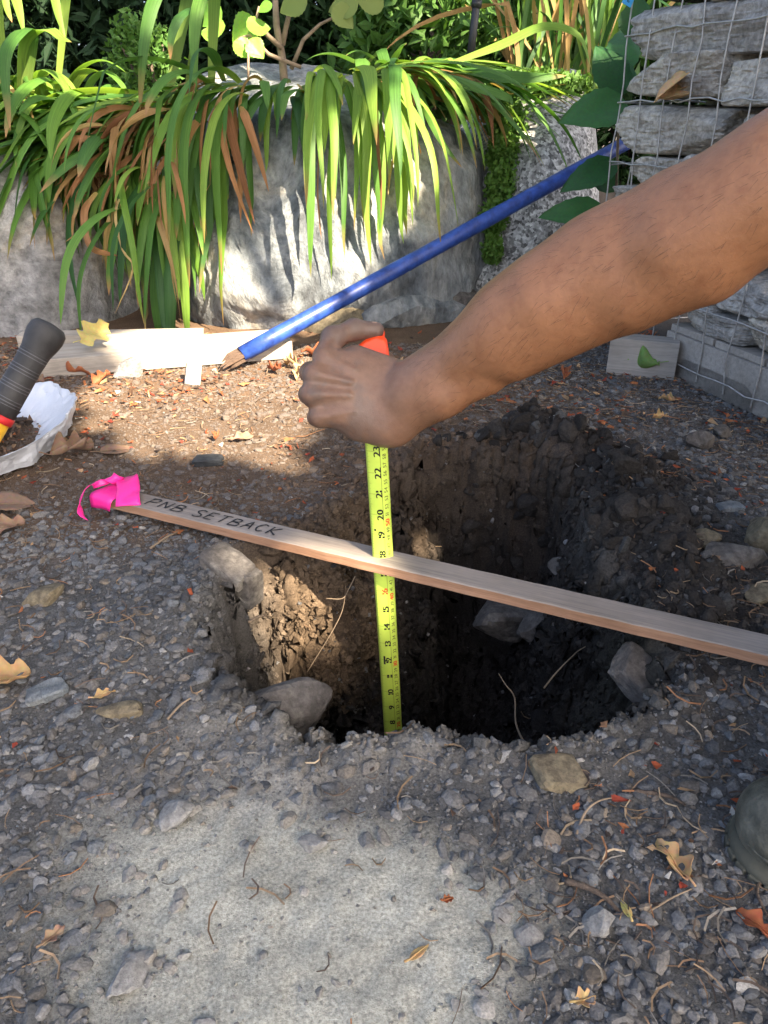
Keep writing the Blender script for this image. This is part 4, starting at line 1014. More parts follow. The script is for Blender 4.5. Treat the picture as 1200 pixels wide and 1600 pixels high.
# skin tone: the hand is greyer with soil on it, the arm warm
zc_ = (V[:, 1])*CP+(H-V[:, 2])*SP; uu = 600+V[:, 0]/zc_*FOC
nz = fbm(V*45, 4, 5); nz2 = fbm(V*300, 3, 6)
hand = sstep(.10, .00, V[:, 0]+.02*nz); skin = np.array([.285, .130, .060])*(1-hand[:, None])+np.array([.225, .122, .074])*hand[:, None]
dirt = np.clip(sstep(.0, .5, nz+.3*nz2)*.5+.28, 0, 1)*sstep(.04, -.03, V[:, 0]+.02*nz)
FT = np.array([list(hp(*q)) for q in FI['i'][1:]]); df = np.min(np.linalg.norm(V[:, None]-FT[None], axis=2), axis=1); dirt = np.maximum(dirt, sstep(.026, .012, df)*.75)
skin = skin*(1-dirt[:, None])+np.array([.115, .085, .07])*dirt[:, None]
KP = np.array([list(hp(*KN[q])) for q in 'imrp']); dkn = np.min(np.linalg.norm(V[:, None]-KP[None], axis=2), axis=1); skin = skin*(1-.22*sstep(.020, .010, dkn)*(.6+.8*nz2))[:, None]; skin *= (1+.03*nz+.10*nz2)[:, None]
def mat_skin():
    m, nt, out = nodes('skin'); c = coords(nt); p = pbsdf(nt, out, .44, .42)
    n = noise(nt, 70, 6, .7, c); col = mixc(nt, 1.0, attr(nt), ramp(nt, n.outputs[0], [(.3, (.86, .80, .78)), (.5, (1, 1, 1)), (.72, (1.12, 1.10, 1.10))]).outputs[0], 'MULTIPLY'); L(nt, col, p.inputs['Base Color'])
    p.inputs['Subsurface Weight'].default_value = .12; p.inputs['Subsurface Radius'].default_value = (1, .35, .2); p.inputs['Subsurface Scale'].default_value = .006
    n1 = noise(nt, 650, 4, .7, c); n2 = noise(nt, 110, 4, .6, coords(nt, 'Object', (1, 2.2, 1)), .8)
    L(nt, bump(nt, n1.outputs[0], .5, .0007, bump(nt, n2.outputs[0], .28, .0012)), p.inputs['Normal']); return m
M_skin = mat_skin()
M_hair = mat_plain('dark_hair', (.03, .022, .016), .6, .4, .3)
pbase = Vector((.66, .50, 0))
person = mk('person', V-np.array(pbase), F, M_skin, col=np.clip(skin, 0, 1), smooth=True); person.location = pbase
tag(person, 'person crouching at the right with one bare arm reaching out to hold the tape measure', 'person')
def arm_hair(n=1500):
    r = np.random.default_rng(8); tri = V[F[:, 0]]; nrm = np.cross(V[F[:, 1]]-V[F[:, 0]], V[F[:, 2]]-V[F[:, 0]]); nrm /= np.linalg.norm(nrm, axis=1)[:, None]+1e-12
    ok = np.nonzero((tri[:, 0] > .03) & (tri[:, 0] < .32))[0]; k = r.choice(ok, n); P = tri[k]; N = nrm[k]; ax = np.array((px(640, 610, .76)-px(1000, 403, .62)).normalized())
    D = ax[None]+r.normal(0, .28, (n, 3))+np.array([0, 0, -.25]); D -= N*(D*N).sum(1)[:, None]; D /= np.linalg.norm(D, axis=1)[:, None]; ln = r.uniform(.006, .014, n); S_ = np.cross(D, N)
    Vh = []; w = .00009
    for t, lift, ww in ((0, -.0003, 1), (.5, .0016, .8), (1, .0018, .25)):
        c = P+D*(ln*t)[:, None]+N*lift; Vh += [c-S_*w*ww, c+S_*w*ww]
    Vh = np.stack(Vh, 1).reshape(-1, 3); Fh = ((np.arange(n)*6)[:, None, None]+np.array([[0, 1, 3, 2], [2, 3, 5, 4]])).reshape(-1, 4)
    o = mk('arm_hair', Vh-np.array(pbase), Fh, M_hair, person); o['kind'] = 'stuff'
arm_hair()
def body_part(name, prims, h, mat, parent=person, smooth=True):
    pts = np.array([list(p[0]) for p in prims]+[list(p[1]) for p in prims]); r = max(max(p[2], p[3]) for p in prims)
    V, F = sdf_mesh(prims, h, pts.min(0)-r-.06, pts.max(0)+r+.06); return mk(name, V-np.array(pbase), F, mat, parent, smooth=smooth)
def C(a, b, ra, rb=None, k=.03, sc=None): return (Vector(a), Vector(b), ra, rb if rb is not None else ra, k, 1, sc)
nail = hp(580, 505, 43); mbn = MB(); Vn, Fn = ico(2)
nl = mk('fingernail', Vn*np.array([.0058, .0045, .0018]) @ np.array(Matrix((e1, e3, e2)).to_3x3()) + np.array(px(583, 505.5, .752+.039)-pbase), Fn, mat_plain('nail', (.30, .19, .14), .35, .5, .15), person, smooth=True)
sh_ = px(*AC[-1][:3])
body_part('shirt', [C(px(1395, 182, .535), sh_, .069, .078), C(sh_, (.70, .55, .66), .080, .13), C((.72, .53, .68), (.86, .46, .36), .135, .15, .05), C((.74, .44, .70), (.82, .30, .66), .10, .08, .05), C((.82, .30, .66), (.70, .24, .48), .055, .05, .03)], .008, M_shirt)
body_part('trousers', [C((.88, .50, .30), (.60, .60, .36), .10, .075, .04), C((.60, .60, .36), (.62, .56, .12), .070, .055, .03), C((.88, .40, .30), (.58, .36, .40), .10, .075, .04), C((.58, .36, .40), (.52, .395, .13), .070, .055, .03), C((.86, .46, .33), (.90, .45, .26), .14, .15, .05)], .008, M_trouser)
body_part('head', [C((.66, .50, .86), (.65, .49, .92), .085, .095, .03), C((.70, .52, .74), (.67, .50, .84), .055, .055, .03), C((.56, .49, .875), (.57, .49, .90), .016, .011, .015), C((.60, .49, .80), (.62, .49, .81), .04, .045, .03), C((.67, .585, .88), (.67, .585, .90), .015, .015, .01), C((.67, .405, .88), (.67, .405, .90), .015, .015, .01)], .006, M_skin)
person.children[-1].data.color_attributes.new('Col', 'FLOAT_COLOR', 'POINT').data.foreach_set('color', np.tile([.42, .23, .13, 1], len(person.children[-1].data.vertices)).astype(np.float32))
body_part('hair', [C((.68, .50, .92), (.69, .50, .93), .098, .1, .03)], .006, M_hair)
# boots
def boot(toe, heel, nm='boot'):
    toe, heel = Vector(toe), Vector(heel); d = (heel-toe).normalized(); s = Vector((-d.y, d.x, 0)); z = Vector((0, 0, 1))
    ln = (heel-toe).length
    up = [C(toe+d*.038+z*.032, toe+d*.10+z*.038, .030, .034, .02), C(toe+d*.040+z*.032+s*.010, toe+d*.11+z*.034+s*.010, .028, .034, .02), C(toe+d*.10+z*.042, heel-d*.05+z*.060, .036, .042, .03), C(heel-d*.05+z*.05, heel-d*.06+z*.19, .042, .050, .03)]
    for q in range(3): up.append(C(toe+d*(.060+q*.022)+z*(.056+.006*q)-s*.026, toe+d*(.068+q*.022)+z*(.060+.006*q)+s*.028, .006, .006, .010))
    b = body_part(nm, up, .004, M_boot)
    so = [C(toe+d*.042+z*.012, toe+d*.10+z*.012, .040, .044, .01, (z, .34)), C(toe+d*.10+z*.012, heel-d*.045+z*.012, .044, .040, .01, (z, .34))]
    o = body_part('sole', so, .003, M_sole, None); o.parent = b
    wl = [C(toe+d*.042+z*.026, toe+d*.10+z*.026, .037, .041, .006, (z, .12)), C(toe+d*.10+z*.026, heel-d*.045+z*.026, .041, .038, .006, (z, .12))]
    o = body_part('welt', wl, .003, M_boot, None); o.parent = b; toe_seams(b, toe, d, s, z)
def toe_seams(b, toe, d, s, z):
    for rad, zz, off in ((.0325, .050, .040), (.0300, .058, .048)):
        mb = MB(); mb.tube([toe+d*(off-rad*math.cos(a)*.55)+s*(.005+rad*math.sin(a))+z*(zz+.006-.020*(math.sin(a)**2)) for a in np.linspace(-1.45, 1.45, 17)], .0011, 6); mb.build('seam', M_sole, b, True, pbase)
    for k in range(11):
        a = -1.5+k*.3; c = toe+d*(.040-.0365*math.cos(a))+s*(.0365*math.sin(a))+z*.006; mb = MB(); mb.box(c, (.006, .009, .011), Matrix.Rotation(math.atan2(s.y*math.sin(a)-d.y*math.cos(a), s.x*math.sin(a)-d.x*math.cos(a)), 3, 'Z'), .0012); mb.build('tread', M_sole, b, False, pbase)
bt = pz(1142, 1305, .02); boot((bt.x, bt.y-.004, -.004), (bt.x+.26, bt.y+.004, -.004)); boot((.46, .60, .0), (.72, .58, .0))
# ------------------------------------------------------------------ strap-leaved plants draped over the boulders
M_g1 = mat_leaf('strap_leaf_green', (.045, .125, .022), (.11, .235, .04), .48, .36, .3, tip=(.36, .20, .085))
M_g2 = mat_leaf('strap_leaf_bright', (.11, .235, .03), (.23, .36, .06), .48, .42, .3, tip=(.36, .20, .085))
M_g3 = mat_leaf('strap_leaf_deep', (.022, .075, .02), (.06, .15, .03), .48, .3, .3, tip=(.36, .20, .085))
M_b1 = mat_leaf('strap_leaf_rust', (.13, .055, .026), (.37, .19, .09), .75, .25, .15, (.30, .14, .06))
M_b2 = mat_leaf('strap_leaf_straw', (.30, .17, .07), (.50, .36, .17), .75, .3, .15, (.30, .17, .08))
PR_ = random.Random(21)
def strap(P, W, side, fold=.25, twist=0.0):
    """a strap leaf along P: widest a third of the way, tapering to a point, folded along its midrib"""
    n = len(P)-1; V = []; F = []; s0 = Vector(side)
    for i, p in enumerate(P):
        s = i/n; t = (P[min(i+1, n)]-P[max(i-1, 0)]).normalized()
        sd_ = (s0-t*s0.dot(t)); sd_ = sd_.normalized() if sd_.length > 1e-4 else t.orthogonal().normalized()
        if twist: sd_ = Matrix.Rotation(twist*s, 3, t) @ sd_
        nn = sd_.cross(t); w = W*.5*min(1, .45+s*2.2)*max(0, 1-s**3.2)**.8+.0002
        V += [tuple(p-sd_*w+nn*(w*fold)), tuple(p), tuple(p+sd_*w+nn*(w*fold))]
    for i in range(n):
        a = i*3; F += [(a, a+1, a+4, a+3), (a+1, a+2, a+5, a+4)]
    return V, F
def collide(p, gap=.010):
    for bv in BVS:
        loc, nrm, idx, d = bv.find_nearest(p)
        if loc is not None and d < .25:
            if (p-loc).dot(nrm) < gap: p = loc+nrm*gap
    return p
def grow(root, az, el, length, droop, n=14, gap=.012):
    d = Vector((math.cos(el)*math.sin(az), -math.cos(el)*math.cos(az), math.sin(el))); p = Vector(root); P = [p.copy()]; ds = length/n
    wob = (PR_.uniform(-2.5, 2.5), PR_.uniform(-1.5, 1.5), PR_.uniform(0, 6)); kink = PR_.randint(4, n) if PR_.random() < .22 else -1
    for i in range(n):
        d = (d+Vector((wob[0]*math.sin(i*.7+wob[2]), wob[1]*math.cos(i*.6+wob[2]), -droop*(1+1.5*i/n)))*ds).normalized()
        if i == kink: d = (d+Vector((0, 0, -.9))).normalized()
        q = p+d*ds; q2 = collide(q, gap)
        if (q2-q).length > 1e-5: d = ((q2-p).normalized()*.7+d*.3).normalized()
        if q2.z < .012: q2.z = .012
        p = q2; P.append(p.copy())
    return P
def leaf_obj(P, W, side, mat, parent, fold=.25, twist=0.0):
    V, F = strap(P, W, side, fold, twist); o = mk('leaf', np.array(V)-np.array(parent.location), F, mat, parent, smooth=True)
    a = o.data.color_attributes.new('Leaf', 'FLOAT_COLOR', 'POINT'); n = len(P); rr = PR_.random()
    c = np.ones((n*3, 4), np.float32); c[:, 0] = np.repeat(np.arange(n)/(n-1), 3); c[:, 1] = np.tile([0, .5, 1], n); c[:, 2] = rr; a.data.foreach_set('color', c.ravel()); return o
def clump(root, label, specs):
    # browned leaves lie outermost, on top of the green ones
    e = empty('strap_leaf_plant', root); tag(e, label, 'plant')
    for (u0, u1, v0, v1, Y0, Y1, az0, az1, el0, el1, l0, l1, dr0, dr1, n, pb, w0, w1, mats) in specs:
        for k in range(n):
            r = py(PR_.uniform(u0, u1), PR_.uniform(v0, v1), PR_.uniform(Y0, Y1)); az = math.radians(PR_.uniform(az0, az1))
            brown = PR_.random() < pb
            ln = PR_.uniform(l0, l1)*(.85 if brown else 1); P = grow(r, az, math.radians(PR_.uniform(el0, el1)), ln, PR_.uniform(dr0, dr1)*(1.5 if brown else 1), gap=PR_.uniform(.035, .085) if brown else PR_.uniform(.008, .045))
            side = Vector((math.cos(az)+PR_.uniform(-.3, .3), math.sin(az)+PR_.uniform(-.3, .3), PR_.uniform(-.2, .2)))
            m = (M_b1 if PR_.random() < .55 else M_b2) if brown else PR_.choice(mats)
            leaf_obj(P, PR_.uniform(w0, w1)*(.62 if brown else 1), side, m, e, PR_.uniform(.1, .45), PR_.uniform(-.7, .7) if not brown else PR_.uniform(-4, 4))
    return e
GRN = [M_g1, M_g1, M_g2, M_g3]; BR = [M_g1, M_g2, M_g2]
# azimuth 0 = towards the viewer, negative = to the left, positive = to the right
cl1 = clump(py(360, 150, 2.14), 'strap-leaved plant with many rusty dead leaves, cascading in front of the left gap', [
    (300, 390, 125, 150, 2.05, 2.14, -62, -5, -5, 35, .30, .64, 2.0, 7.0, 30, .12, 0.0161, 0.0358, GRN),
    (310, 390, 130, 150, 2.02, 2.12, -40, 12, -5, 25, .20, .50, 2.5, 7.0, 16, .40, 0.0138, 0.0320, GRN),
    (180, 330, 165, 250, 1.98, 2.08, -110, 10, -15, 30, .20, .44, 2.0, 9.0, 85, .85, 0.0126, 0.0307, GRN),
    (190, 300, 250, 340, 1.90, 2.0, -50, 30, -30, 15, .20, .44, 3.0, 8.0, 32, .20, 0.0138, 0.0333, GRN)])
cl2 = clump(py(560, 130, 2.16), 'bright green strap-leaved plant cascading over the middle of the big boulder', [
    (490, 580, 108, 130, 2.02, 2.14, -14, 26, -5, 30, .26, .54, 2.5, 7.0, 21, .08, 0.0138, 0.0346, BR),
    (550, 625, 108, 125, 2.04, 2.14, -4, 38, -5, 25, .24, .52, 3.0, 7.0, 23, .12, 0.0138, 0.0333, BR),
    (600, 690, 105, 120, 2.06, 2.2, 35, 95, -5, 15, .18, .36, 1.5, 5.0, 30, .40, 0.0138, 0.0282, GRN),
    (410, 490, 128, 150, 2.04, 2.12, -50, 30, -10, 25, .12, .26, 4, 8, 19, .28, 0.0161, 0.0307, GRN)])
cl3 = clump(py(690, 105, 2.25), 'low strap-leaved plant spreading flat to the right above the granite boulder', [
    (600, 720, 95, 122, 2.15, 2.35, 55, 115, -4, 12, .25, .50, .8, 2.6, 41, .18, 0.0161, 0.0358, GRN),
    (560, 700, 95, 115, 2.2, 2.4, -60, 80, 0, 30, .16, .34, 2.0, 4, 28, .10, 0.0149, 0.0320, GRN)])
cl4 = clump(py(90, 190, 2.25), 'dense strap-leaved plant filling the left behind the pale boulder', [
    (120, 310, 155, 195, 2.08, 2.26, -115, -45, -5, 20, .34, .64, 1.2, 4.5, 85, .04, 0.0230, 0.0461, GRN),
    (0, 170, 140, 190, 2.15, 2.45, -100, 60, 0, 45, .22, .44, 2.0, 6, 63, .04, 0.0230, 0.0435, BR),
    (170, 320, 165, 215, 2.00, 2.12, -120, -70, -2, 14, .28, .46, .6, 1.8, 26, .10, .020, .036, GRN),
    (130, 270, 195, 265, 2.02, 2.14, -100, -10, -20, 15, .18, .32, 2.5, 7, 39, .10, 0.0207, 0.0410, GRN),
    (-120, 60, 190, 230, 2.10, 2.35, -90, 60, -5, 35, .20, .34, 2.5, 5, 36, .05, 0.0184, 0.0384, GRN)])
# a few long leaves that arch in from above
arch = empty('strap_leaf_plant', py(270, 150, 2.2)); tag(arch, 'few tall strap leaves arching down from above at the upper left', 'plant')
for pts, W, m in (([(262, 160, 2.12), (300, -60, 2.12), (250, -20, 2.02), (226, 60, 1.97), (218, 178, 1.96)], .036, M_g1), ([(330, 140, 2.12), (335, -50, 2.1), (312, 0, 2.0), (303, 60, 1.97), (306, 150, 1.96)], .034, M_g1),
    ([(292, 140, 2.14), (310, 20, 2.1), (284, 22, 2.04), (268, 55, 2.02), (266, 95, 2.02)], .026, M_g3), ([(90, 140, 2.2), (110, -90, 2.2), (85, -40, 2.1), (88, 10, 2.06), (102, 60, 2.04)], .028, M_g2),
    ([(10, 150, 2.2), (-10, -90, 2.15), (16, -30, 2.1), (28, 10, 2.07), (38, 55, 2.05)], .030, M_g2), ([(-20, 150, 2.2), (-30, -70, 2.1), (0, -40, 2.1), (10, 10, 2.08), (19, 35, 2.06)], .022, M_g2),
    ([(40, 150, 2.1), (46, 50, 2.06), (20, 58, 2.0), (6, 100, 1.95), (16, 205, 1.92)], .040, M_g1), ([(30, 140, 2.1), (40, 62, 2.06), (75, 45, 2.04), (95, 58, 2.02), (112, 66, 2.0)], .024, M_g2)):
    leaf_obj(curve_pts([py(*q) for q in pts], 18), W, (1, .1, .1), m, arch, .2)
# long curved leaves at the right of the big plant
for pts, W, m in (([(680, 105, 2.2), (740, 130, 2.12), (765, 170, 2.05), (772, 232, 2.02)], .020, M_b1), ([(640, 110, 2.2), (660, 160, 2.02), (690, 220, 1.95), (722, 262, 1.93)], .018, M_g1),
    ([(700, 100, 2.2), (780, 70, 2.2), (850, 40, 2.2), (905, 55, 2.2), (925, 110, 2.2)], .024, M_g2), ([(660, 130, 2.2), (760, 118, 2.12), (830, 120, 2.1), (885, 118, 2.1)], .034, M_g1),
    ([(650, 110, 2.1), (720, 128, 2.05), (790, 150, 2.02), (802, 164, 2.02)], .026, M_g1)):
    leaf_obj(curve_pts([py(*q) for q in pts], 16), W, (.2, .6, 1), m, cl3, .25)
for pts, W, m in (([(352, 160, 1.98), (338, 175, 1.93), (330, 210, 1.91), (332, 275, 1.90)], .020, M_b1), ([(352, 160, 1.98), (356, 185, 1.92), (372, 250, 1.89), (398, 350, 1.85)], .022, M_b1), ([(346, 165, 1.98), (346, 200, 1.92), (362, 270, 1.88), (396, 365, 1.85)], .018, M_b1),
    ([(376, 165, 1.98), (384, 185, 1.94), (402, 240, 1.92), (420, 300, 1.90)], .020, M_b1), ([(150, 300, 1.9), (130, 330, 1.86), (140, 385, 1.82), (185, 400, 1.80)], .022, M_b1), ([(200, 290, 1.9), (180, 330, 1.84), (192, 390, 1.80), (208, 420, 1.78), (180, 490, 1.74)], .006, M_b2)):
    leaf_obj(curve_pts([py(*q) for q in pts], 16), W, (1, .1, .1), m, cl1, .3, PR_.uniform(-1, 1))

# ------------------------------------------------------------------ broad leaves and plants by the cage
def broad(L_, W_, n=12, m=6, droop=.25, cup=.12, seed=0):
    """an ovate leaf with a slightly toothed edge, running along +x from the origin"""
    V = []; F = []; r = random.Random(seed)
    for i in range(n+1):
        s = i/n; w = W_*.5*(math.sin(math.pi*min(1, s**.72))**.85)*(1+(.05 if i % 2 else -.03))
        for j in range(-m, m+1):
            q = j/m; V.append((L_*s, q*w, -droop*L_*s*s+cup*abs(q)*w+.012*L_*math.sin(s*9+abs(q)*6)*abs(q)))
    k = 2*m+1
    for i in range(n):
        for j in range(2*m): a = i*k+j; F.append((a, a+1, a+k+1, a+k))
    return np.array(V), F
M_hyd = mat_leaf('broad_leaf_dark', (.018, .075, .022), (.04, .13, .035), .5, .2)
def leaf_place(name, V, F, mat, base, d, nrm, parent):
    d = Vector(d).normalized(); nrm = Vector(nrm); z = (nrm-d*nrm.dot(d)).normalized(); y = z.cross(d)
    R_ = Matrix((d, y, z)).transposed(); o = mk(name, rotm(V, R_)+np.array(Vector(base)-Vector(parent.location)), F, mat, parent, smooth=True); return o
bl = empty('broad_leaf_plant', py(950, 440, 1.98)); tag(bl, 'dark green plant with broad toothed leaves growing between granite boulder and wire cage', 'plant')
for q, (bu, bv, bY, tu, tv, tY, W) in enumerate([(982, 165, 1.90, 882, 172, 1.86, .10), (968, 150, 1.95, 938, 62, 1.98, .085), (970, 150, 1.96, 968, 70, 2.02, .07), (965, 255, 1.96, 880, 285, 1.92, .075), (945, 330, 1.93, 850, 325, 1.90, .075),
        (950, 370, 1.95, 868, 362, 1.93, .05), (990, 60, 2.05, 1000, -10, 2.05, .08), (965, 120, 2.0, 985, 20, 2.1, .08), (960, 300, 2.0, 920, 240, 2.02, .07)]):
    b_, t_ = py(bu, bv, bY), py(tu, tv, tY); V, F = broad((t_-b_).length, W, seed=q); leaf_place('leaf', V, F, M_hyd, b_, t_-b_, (-.1, -.75, .65), bl)
mb = MB(); mb.tube([py(952, 460, 1.99), py(962, 330, 1.99), py(966, 200, 1.98), py(970, 110, 2.0)], [.004, .0035, .003, .002], 6); mb.build('stem', M_stem, bl, True, bl.location)

# ------------------------------------------------------------------ foliage masses behind
def cards(n, ctr, rad, size, aspect, rng, lean=None, shell=.55, flat=None):
    """n small leaf faces through an ellipsoid, denser towards its outside"""
    d = rng.normal(size=(n, 3)); d /= np.linalg.norm(d, axis=1)[:, None]; r = shell+(1-shell)*rng.random(n)**.7; r *= rng.uniform(.75, 1.08, n)
    lump = 1+.28*fbm(d*2.3+ctr[0]*3, 3, int(abs(ctr[0]*100)) % 97)
    P = np.array(ctr)+d*(r*lump)[:, None]*np.array(rad); R = rand_quats(n, rng); s = size*rng.uniform(.6, 1.3, n)
    q = np.array([(-1, 0, 0), (-.2, -aspect, .12), (1, 0, -.1), (-.2, aspect, .12)]); V = np.einsum('nij,nkj->nki', R, q[None]*s[:, None, None])+P[:, None, :]
    return V.reshape(-1, 3), (np.arange(n)*4)[:, None]+np.array([0, 1, 2, 3])
M_cedar = mat_leaf('dark_hedge_leaf', (.008, .022, .009), (.024, .058, .016), .7, .12, .15)
M_shrub = mat_leaf('shrub_leaf', (.035, .09, .018), (.09, .19, .035), .55, .28, .25)
M_moss = mat_leaf('ground_cover_leaf', (.05, .12, .02), (.13, .24, .04), .6, .25)
M_round = mat_leaf('round_leaf', (.12, .30, .04), (.24, .44, .06), .4, .45)
rB = np.random.default_rng(5)
def shrub(name, label, ctr, rad, n, size, mat, aspect=.5, cat='shrub', trunk=True, shell=.5):
    e = empty(name, (ctr[0], ctr[1], gh(ctr[0], ctr[1]))); tag(e, label, cat)
    V, F = cards(n, ctr, rad, size, aspect, rB, shell=shell); V = V[:]; o = mk('crown', V-np.array(e.location), F, mat, e)
    if trunk:
        mb = MB(); g = Vector(e.location)
        for k in range(4):
            a = k*1.7; tip = Vector((ctr[0]+rad[0]*.5*math.cos(a), ctr[1]+rad[1]*.4*math.sin(a), ctr[2]+rad[2]*.4)); mb.tube([Vector((.02*math.cos(a), .02*math.sin(a), -.03)), (tip-g)*.5+Vector((.03, 0, .02)), tip-g], [.012, .008, .003], 6)
        mb.build('trunk', M_bark, e, True)
    return e
for k, (x, y, z, rx, ry, rz_, n, lab) in enumerate([(-1.9, 3.6, .9, .7, .5, 1.0, 9000, 'dark evergreen hedge bush at the far left of the background'), (-1.0, 3.5, .95, .65, .5, 1.0, 9000, 'dark evergreen hedge bush behind the left strap leaves'),
        (-.3, 3.7, .95, .6, .5, 1.0, 9000, 'dark evergreen hedge bush behind the round-leaved shrub'), (.45, 4.0, .95, .6, .5, 1.0, 8000, 'dark evergreen hedge bush behind the black pole'), (1.2, 4.2, .95, .65, .5, 1.0, 8000, 'dark evergreen hedge bush behind the tall grass'), (2.1, 4.0, .95, .7, .5, 1.1, 8000, 'dark evergreen hedge bush behind the wire cage'), (-2.8, 3.4, .9, .7, .5, 1.1, 6000, 'dark evergreen hedge bush left of the frame')]):
    shrub('hedge_bush', lab, (x, y, z), (rx*1.15, ry, rz_*1.15), int(n*1.5), .042, M_cedar, .32, 'hedge', shell=.25)
    mb_ = None
shrub('shrub', 'small-leaved light green shrub in a sun fleck behind the tall strap leaves', (-.76, 2.78, .60), (.13, .12, .17), 1700, .012, M_shrub, .6)
shrub('shrub', 'leafy green shrub in the background left of the black pole', (.12, 2.95, .68), (.32, .2, .26), 1500, .034, M_shrub, .45)
shrub('shrub', 'leafy green shrub in the background right of the black pole', (.62, 3.2, .70), (.34, .2, .28), 1500, .034, M_shrub, .45)
# low green ground cover between the boulders and above the granite
def cover(label, pts, n, size):
    V = []; 
    for (u, v, Y, rx, ry, rz_) in pts:
        c = py(u, v, Y); a, F = cards(n, tuple(c), (rx, ry, rz_), size, .75, rB, shell=.2); V.append(a)
    V = np.concatenate(V); N = len(V)//4; o = mk('ground_cover', V, (np.arange(N)*4)[:, None]+np.array([0, 1, 2, 3]), M_moss); tag(o, label, 'ground cover', kind='stuff'); return o
cover('small-leaved green ground cover creeping down between the two boulders', [(790, 190, 2.20, .06, .06, .07), (785, 240, 2.16, .05, .05, .06), (782, 290, 2.12, .045, .05, .06), (772, 340, 2.08, .04, .04, .05), (770, 390, 2.05, .03, .03, .04)], 1500, .0065)
cover('sunny yellow-green ground cover above the granite boulder', [(830, 128, 2.45, .14, .1, .04), (760, 150, 2.35, .10, .08, .05), (880, 135, 2.4, .10, .08, .04)], 1500, .009)
# dark bark mulch bank is the ground itself; a black irrigation pole
bp = empty('garden_pole', py(733, 100, 2.45)); tag(bp, 'thin black pole standing among the strap leaves in the background', 'pole')
mb = MB(); mb.tube([py(728, 150, 2.45)-bp.location, py(752, -60, 2.45)-bp.location], .011, 12); mb.build('shaft', M_pole, bp, True)
mb = MB(); mb.tube([py(744, 12, 2.45)-bp.location, py(745.5, 0, 2.45)-bp.location], .0145, 12); mb.build('collar', M_pole, bp, True)
# tall grass to the right of the background
tgp = empty('tall_grass', py(860, 170, 2.6)); tag(tgp, 'tall bamboo-like grass standing behind the granite boulder', 'grass')
for k in range(120):
    u = PR_.uniform(800, 960); r = py(u, 185, PR_.uniform(2.5, 3.0)); az = math.radians(PR_.uniform(-180, 180)); P = grow(r, az, math.radians(PR_.uniform(72, 89)), PR_.uniform(.45, .85), PR_.uniform(.3, 1.3), 10)
    leaf_obj(P, PR_.uniform(.008, .015), (1, .2, 0), PR_.choice([M_g2, M_g1, M_g3, M_b2]), tgp, .2)
# shrub with bare forked stems and round leaves
rs = empty('round_leaf_shrub', py(440, 150, 2.35)); tag(rs, 'young shrub with bare forked stems and round glowing leaves', 'shrub')
mb = MB(); g = Vector(rs.location)
for P, r in (([(446, 150, 2.35), (441, 90, 2.35), (432, 40, 2.35), (428, -40, 2.35)], (.012, .010, .009, .006)), ([(441, 70, 2.35), (452, 20, 2.36), (462, -30, 2.36)], (.008, .006, .005)), ([(455, 108, 2.34), (474, 62, 2.33), (500, 38, 2.33), (540, 18, 2.33)], (.006, .005, .004, .002)), ([(440, 75, 2.34), (418, 55, 2.32), (400, 30, 2.3), (405, 10, 2.3)], (.007, .006, .004, .003)), ([(470, 105, 2.33), (420, 85, 2.30), (390, 55, 2.28), (372, 60, 2.28)], (.005, .005, .004, .003)), ([(388, 125, 2.2), (388, 90, 2.22), (386, 60, 2.25)], (.003, .003, .002))):
    mb.tube([py(*q)-g for q in P], r, 8)
mb.build('stem', M_stem, rs, True)
for q, (u, v, Y, L_) in enumerate([(352, 40, 2.26, .062), (385, 42, 2.27, .064), (365, 65, 2.25, .060), (388, 62, 2.24, .055), (340, 58, 2.27, .045), (345, 10, 2.3, .07), (398, 30, 2.34, .09), (425, 5, 2.28, .04), (520, 10, 2.3, .07), (560, 5, 2.32, .08), (600, 10, 2.36, .08), (480, -5, 2.3, .08)]):
    V, F = broad(L_, L_*.95, 16, 6, .1, .1, q); c = py(u, v, Y); dd = Vector((PR_.uniform(-1, 1), PR_.uniform(-.2, .2), PR_.uniform(-.8, .4)))
    leaf_place('leaf', V, F, M_round if q < 8 else M_g3, c, dd, (PR_.uniform(-.4, .4), -.8, .6), rs)
# tree trunk in the background
tk = empty('tree', (.16, 3.35, gh(.16, 3.35))); tag(tk, 'pale barked tree trunk showing through the background leaves', 'tree')
mb = MB(); mb.tube([Vector((0, 0, -.05)), Vector((.02, 0, .5)), Vector((.0, .03, 1.4)), Vector((.05, .05, 2.6))], [.10, .085, .075, .05], 14); mb.build('trunk', M_bark, tk, True)
V, F = cards(2500, (.05, .05, 2.8), (.8, .8, .6), .05, .5, rB); mk('crown', V, F, M_shrub, tk)
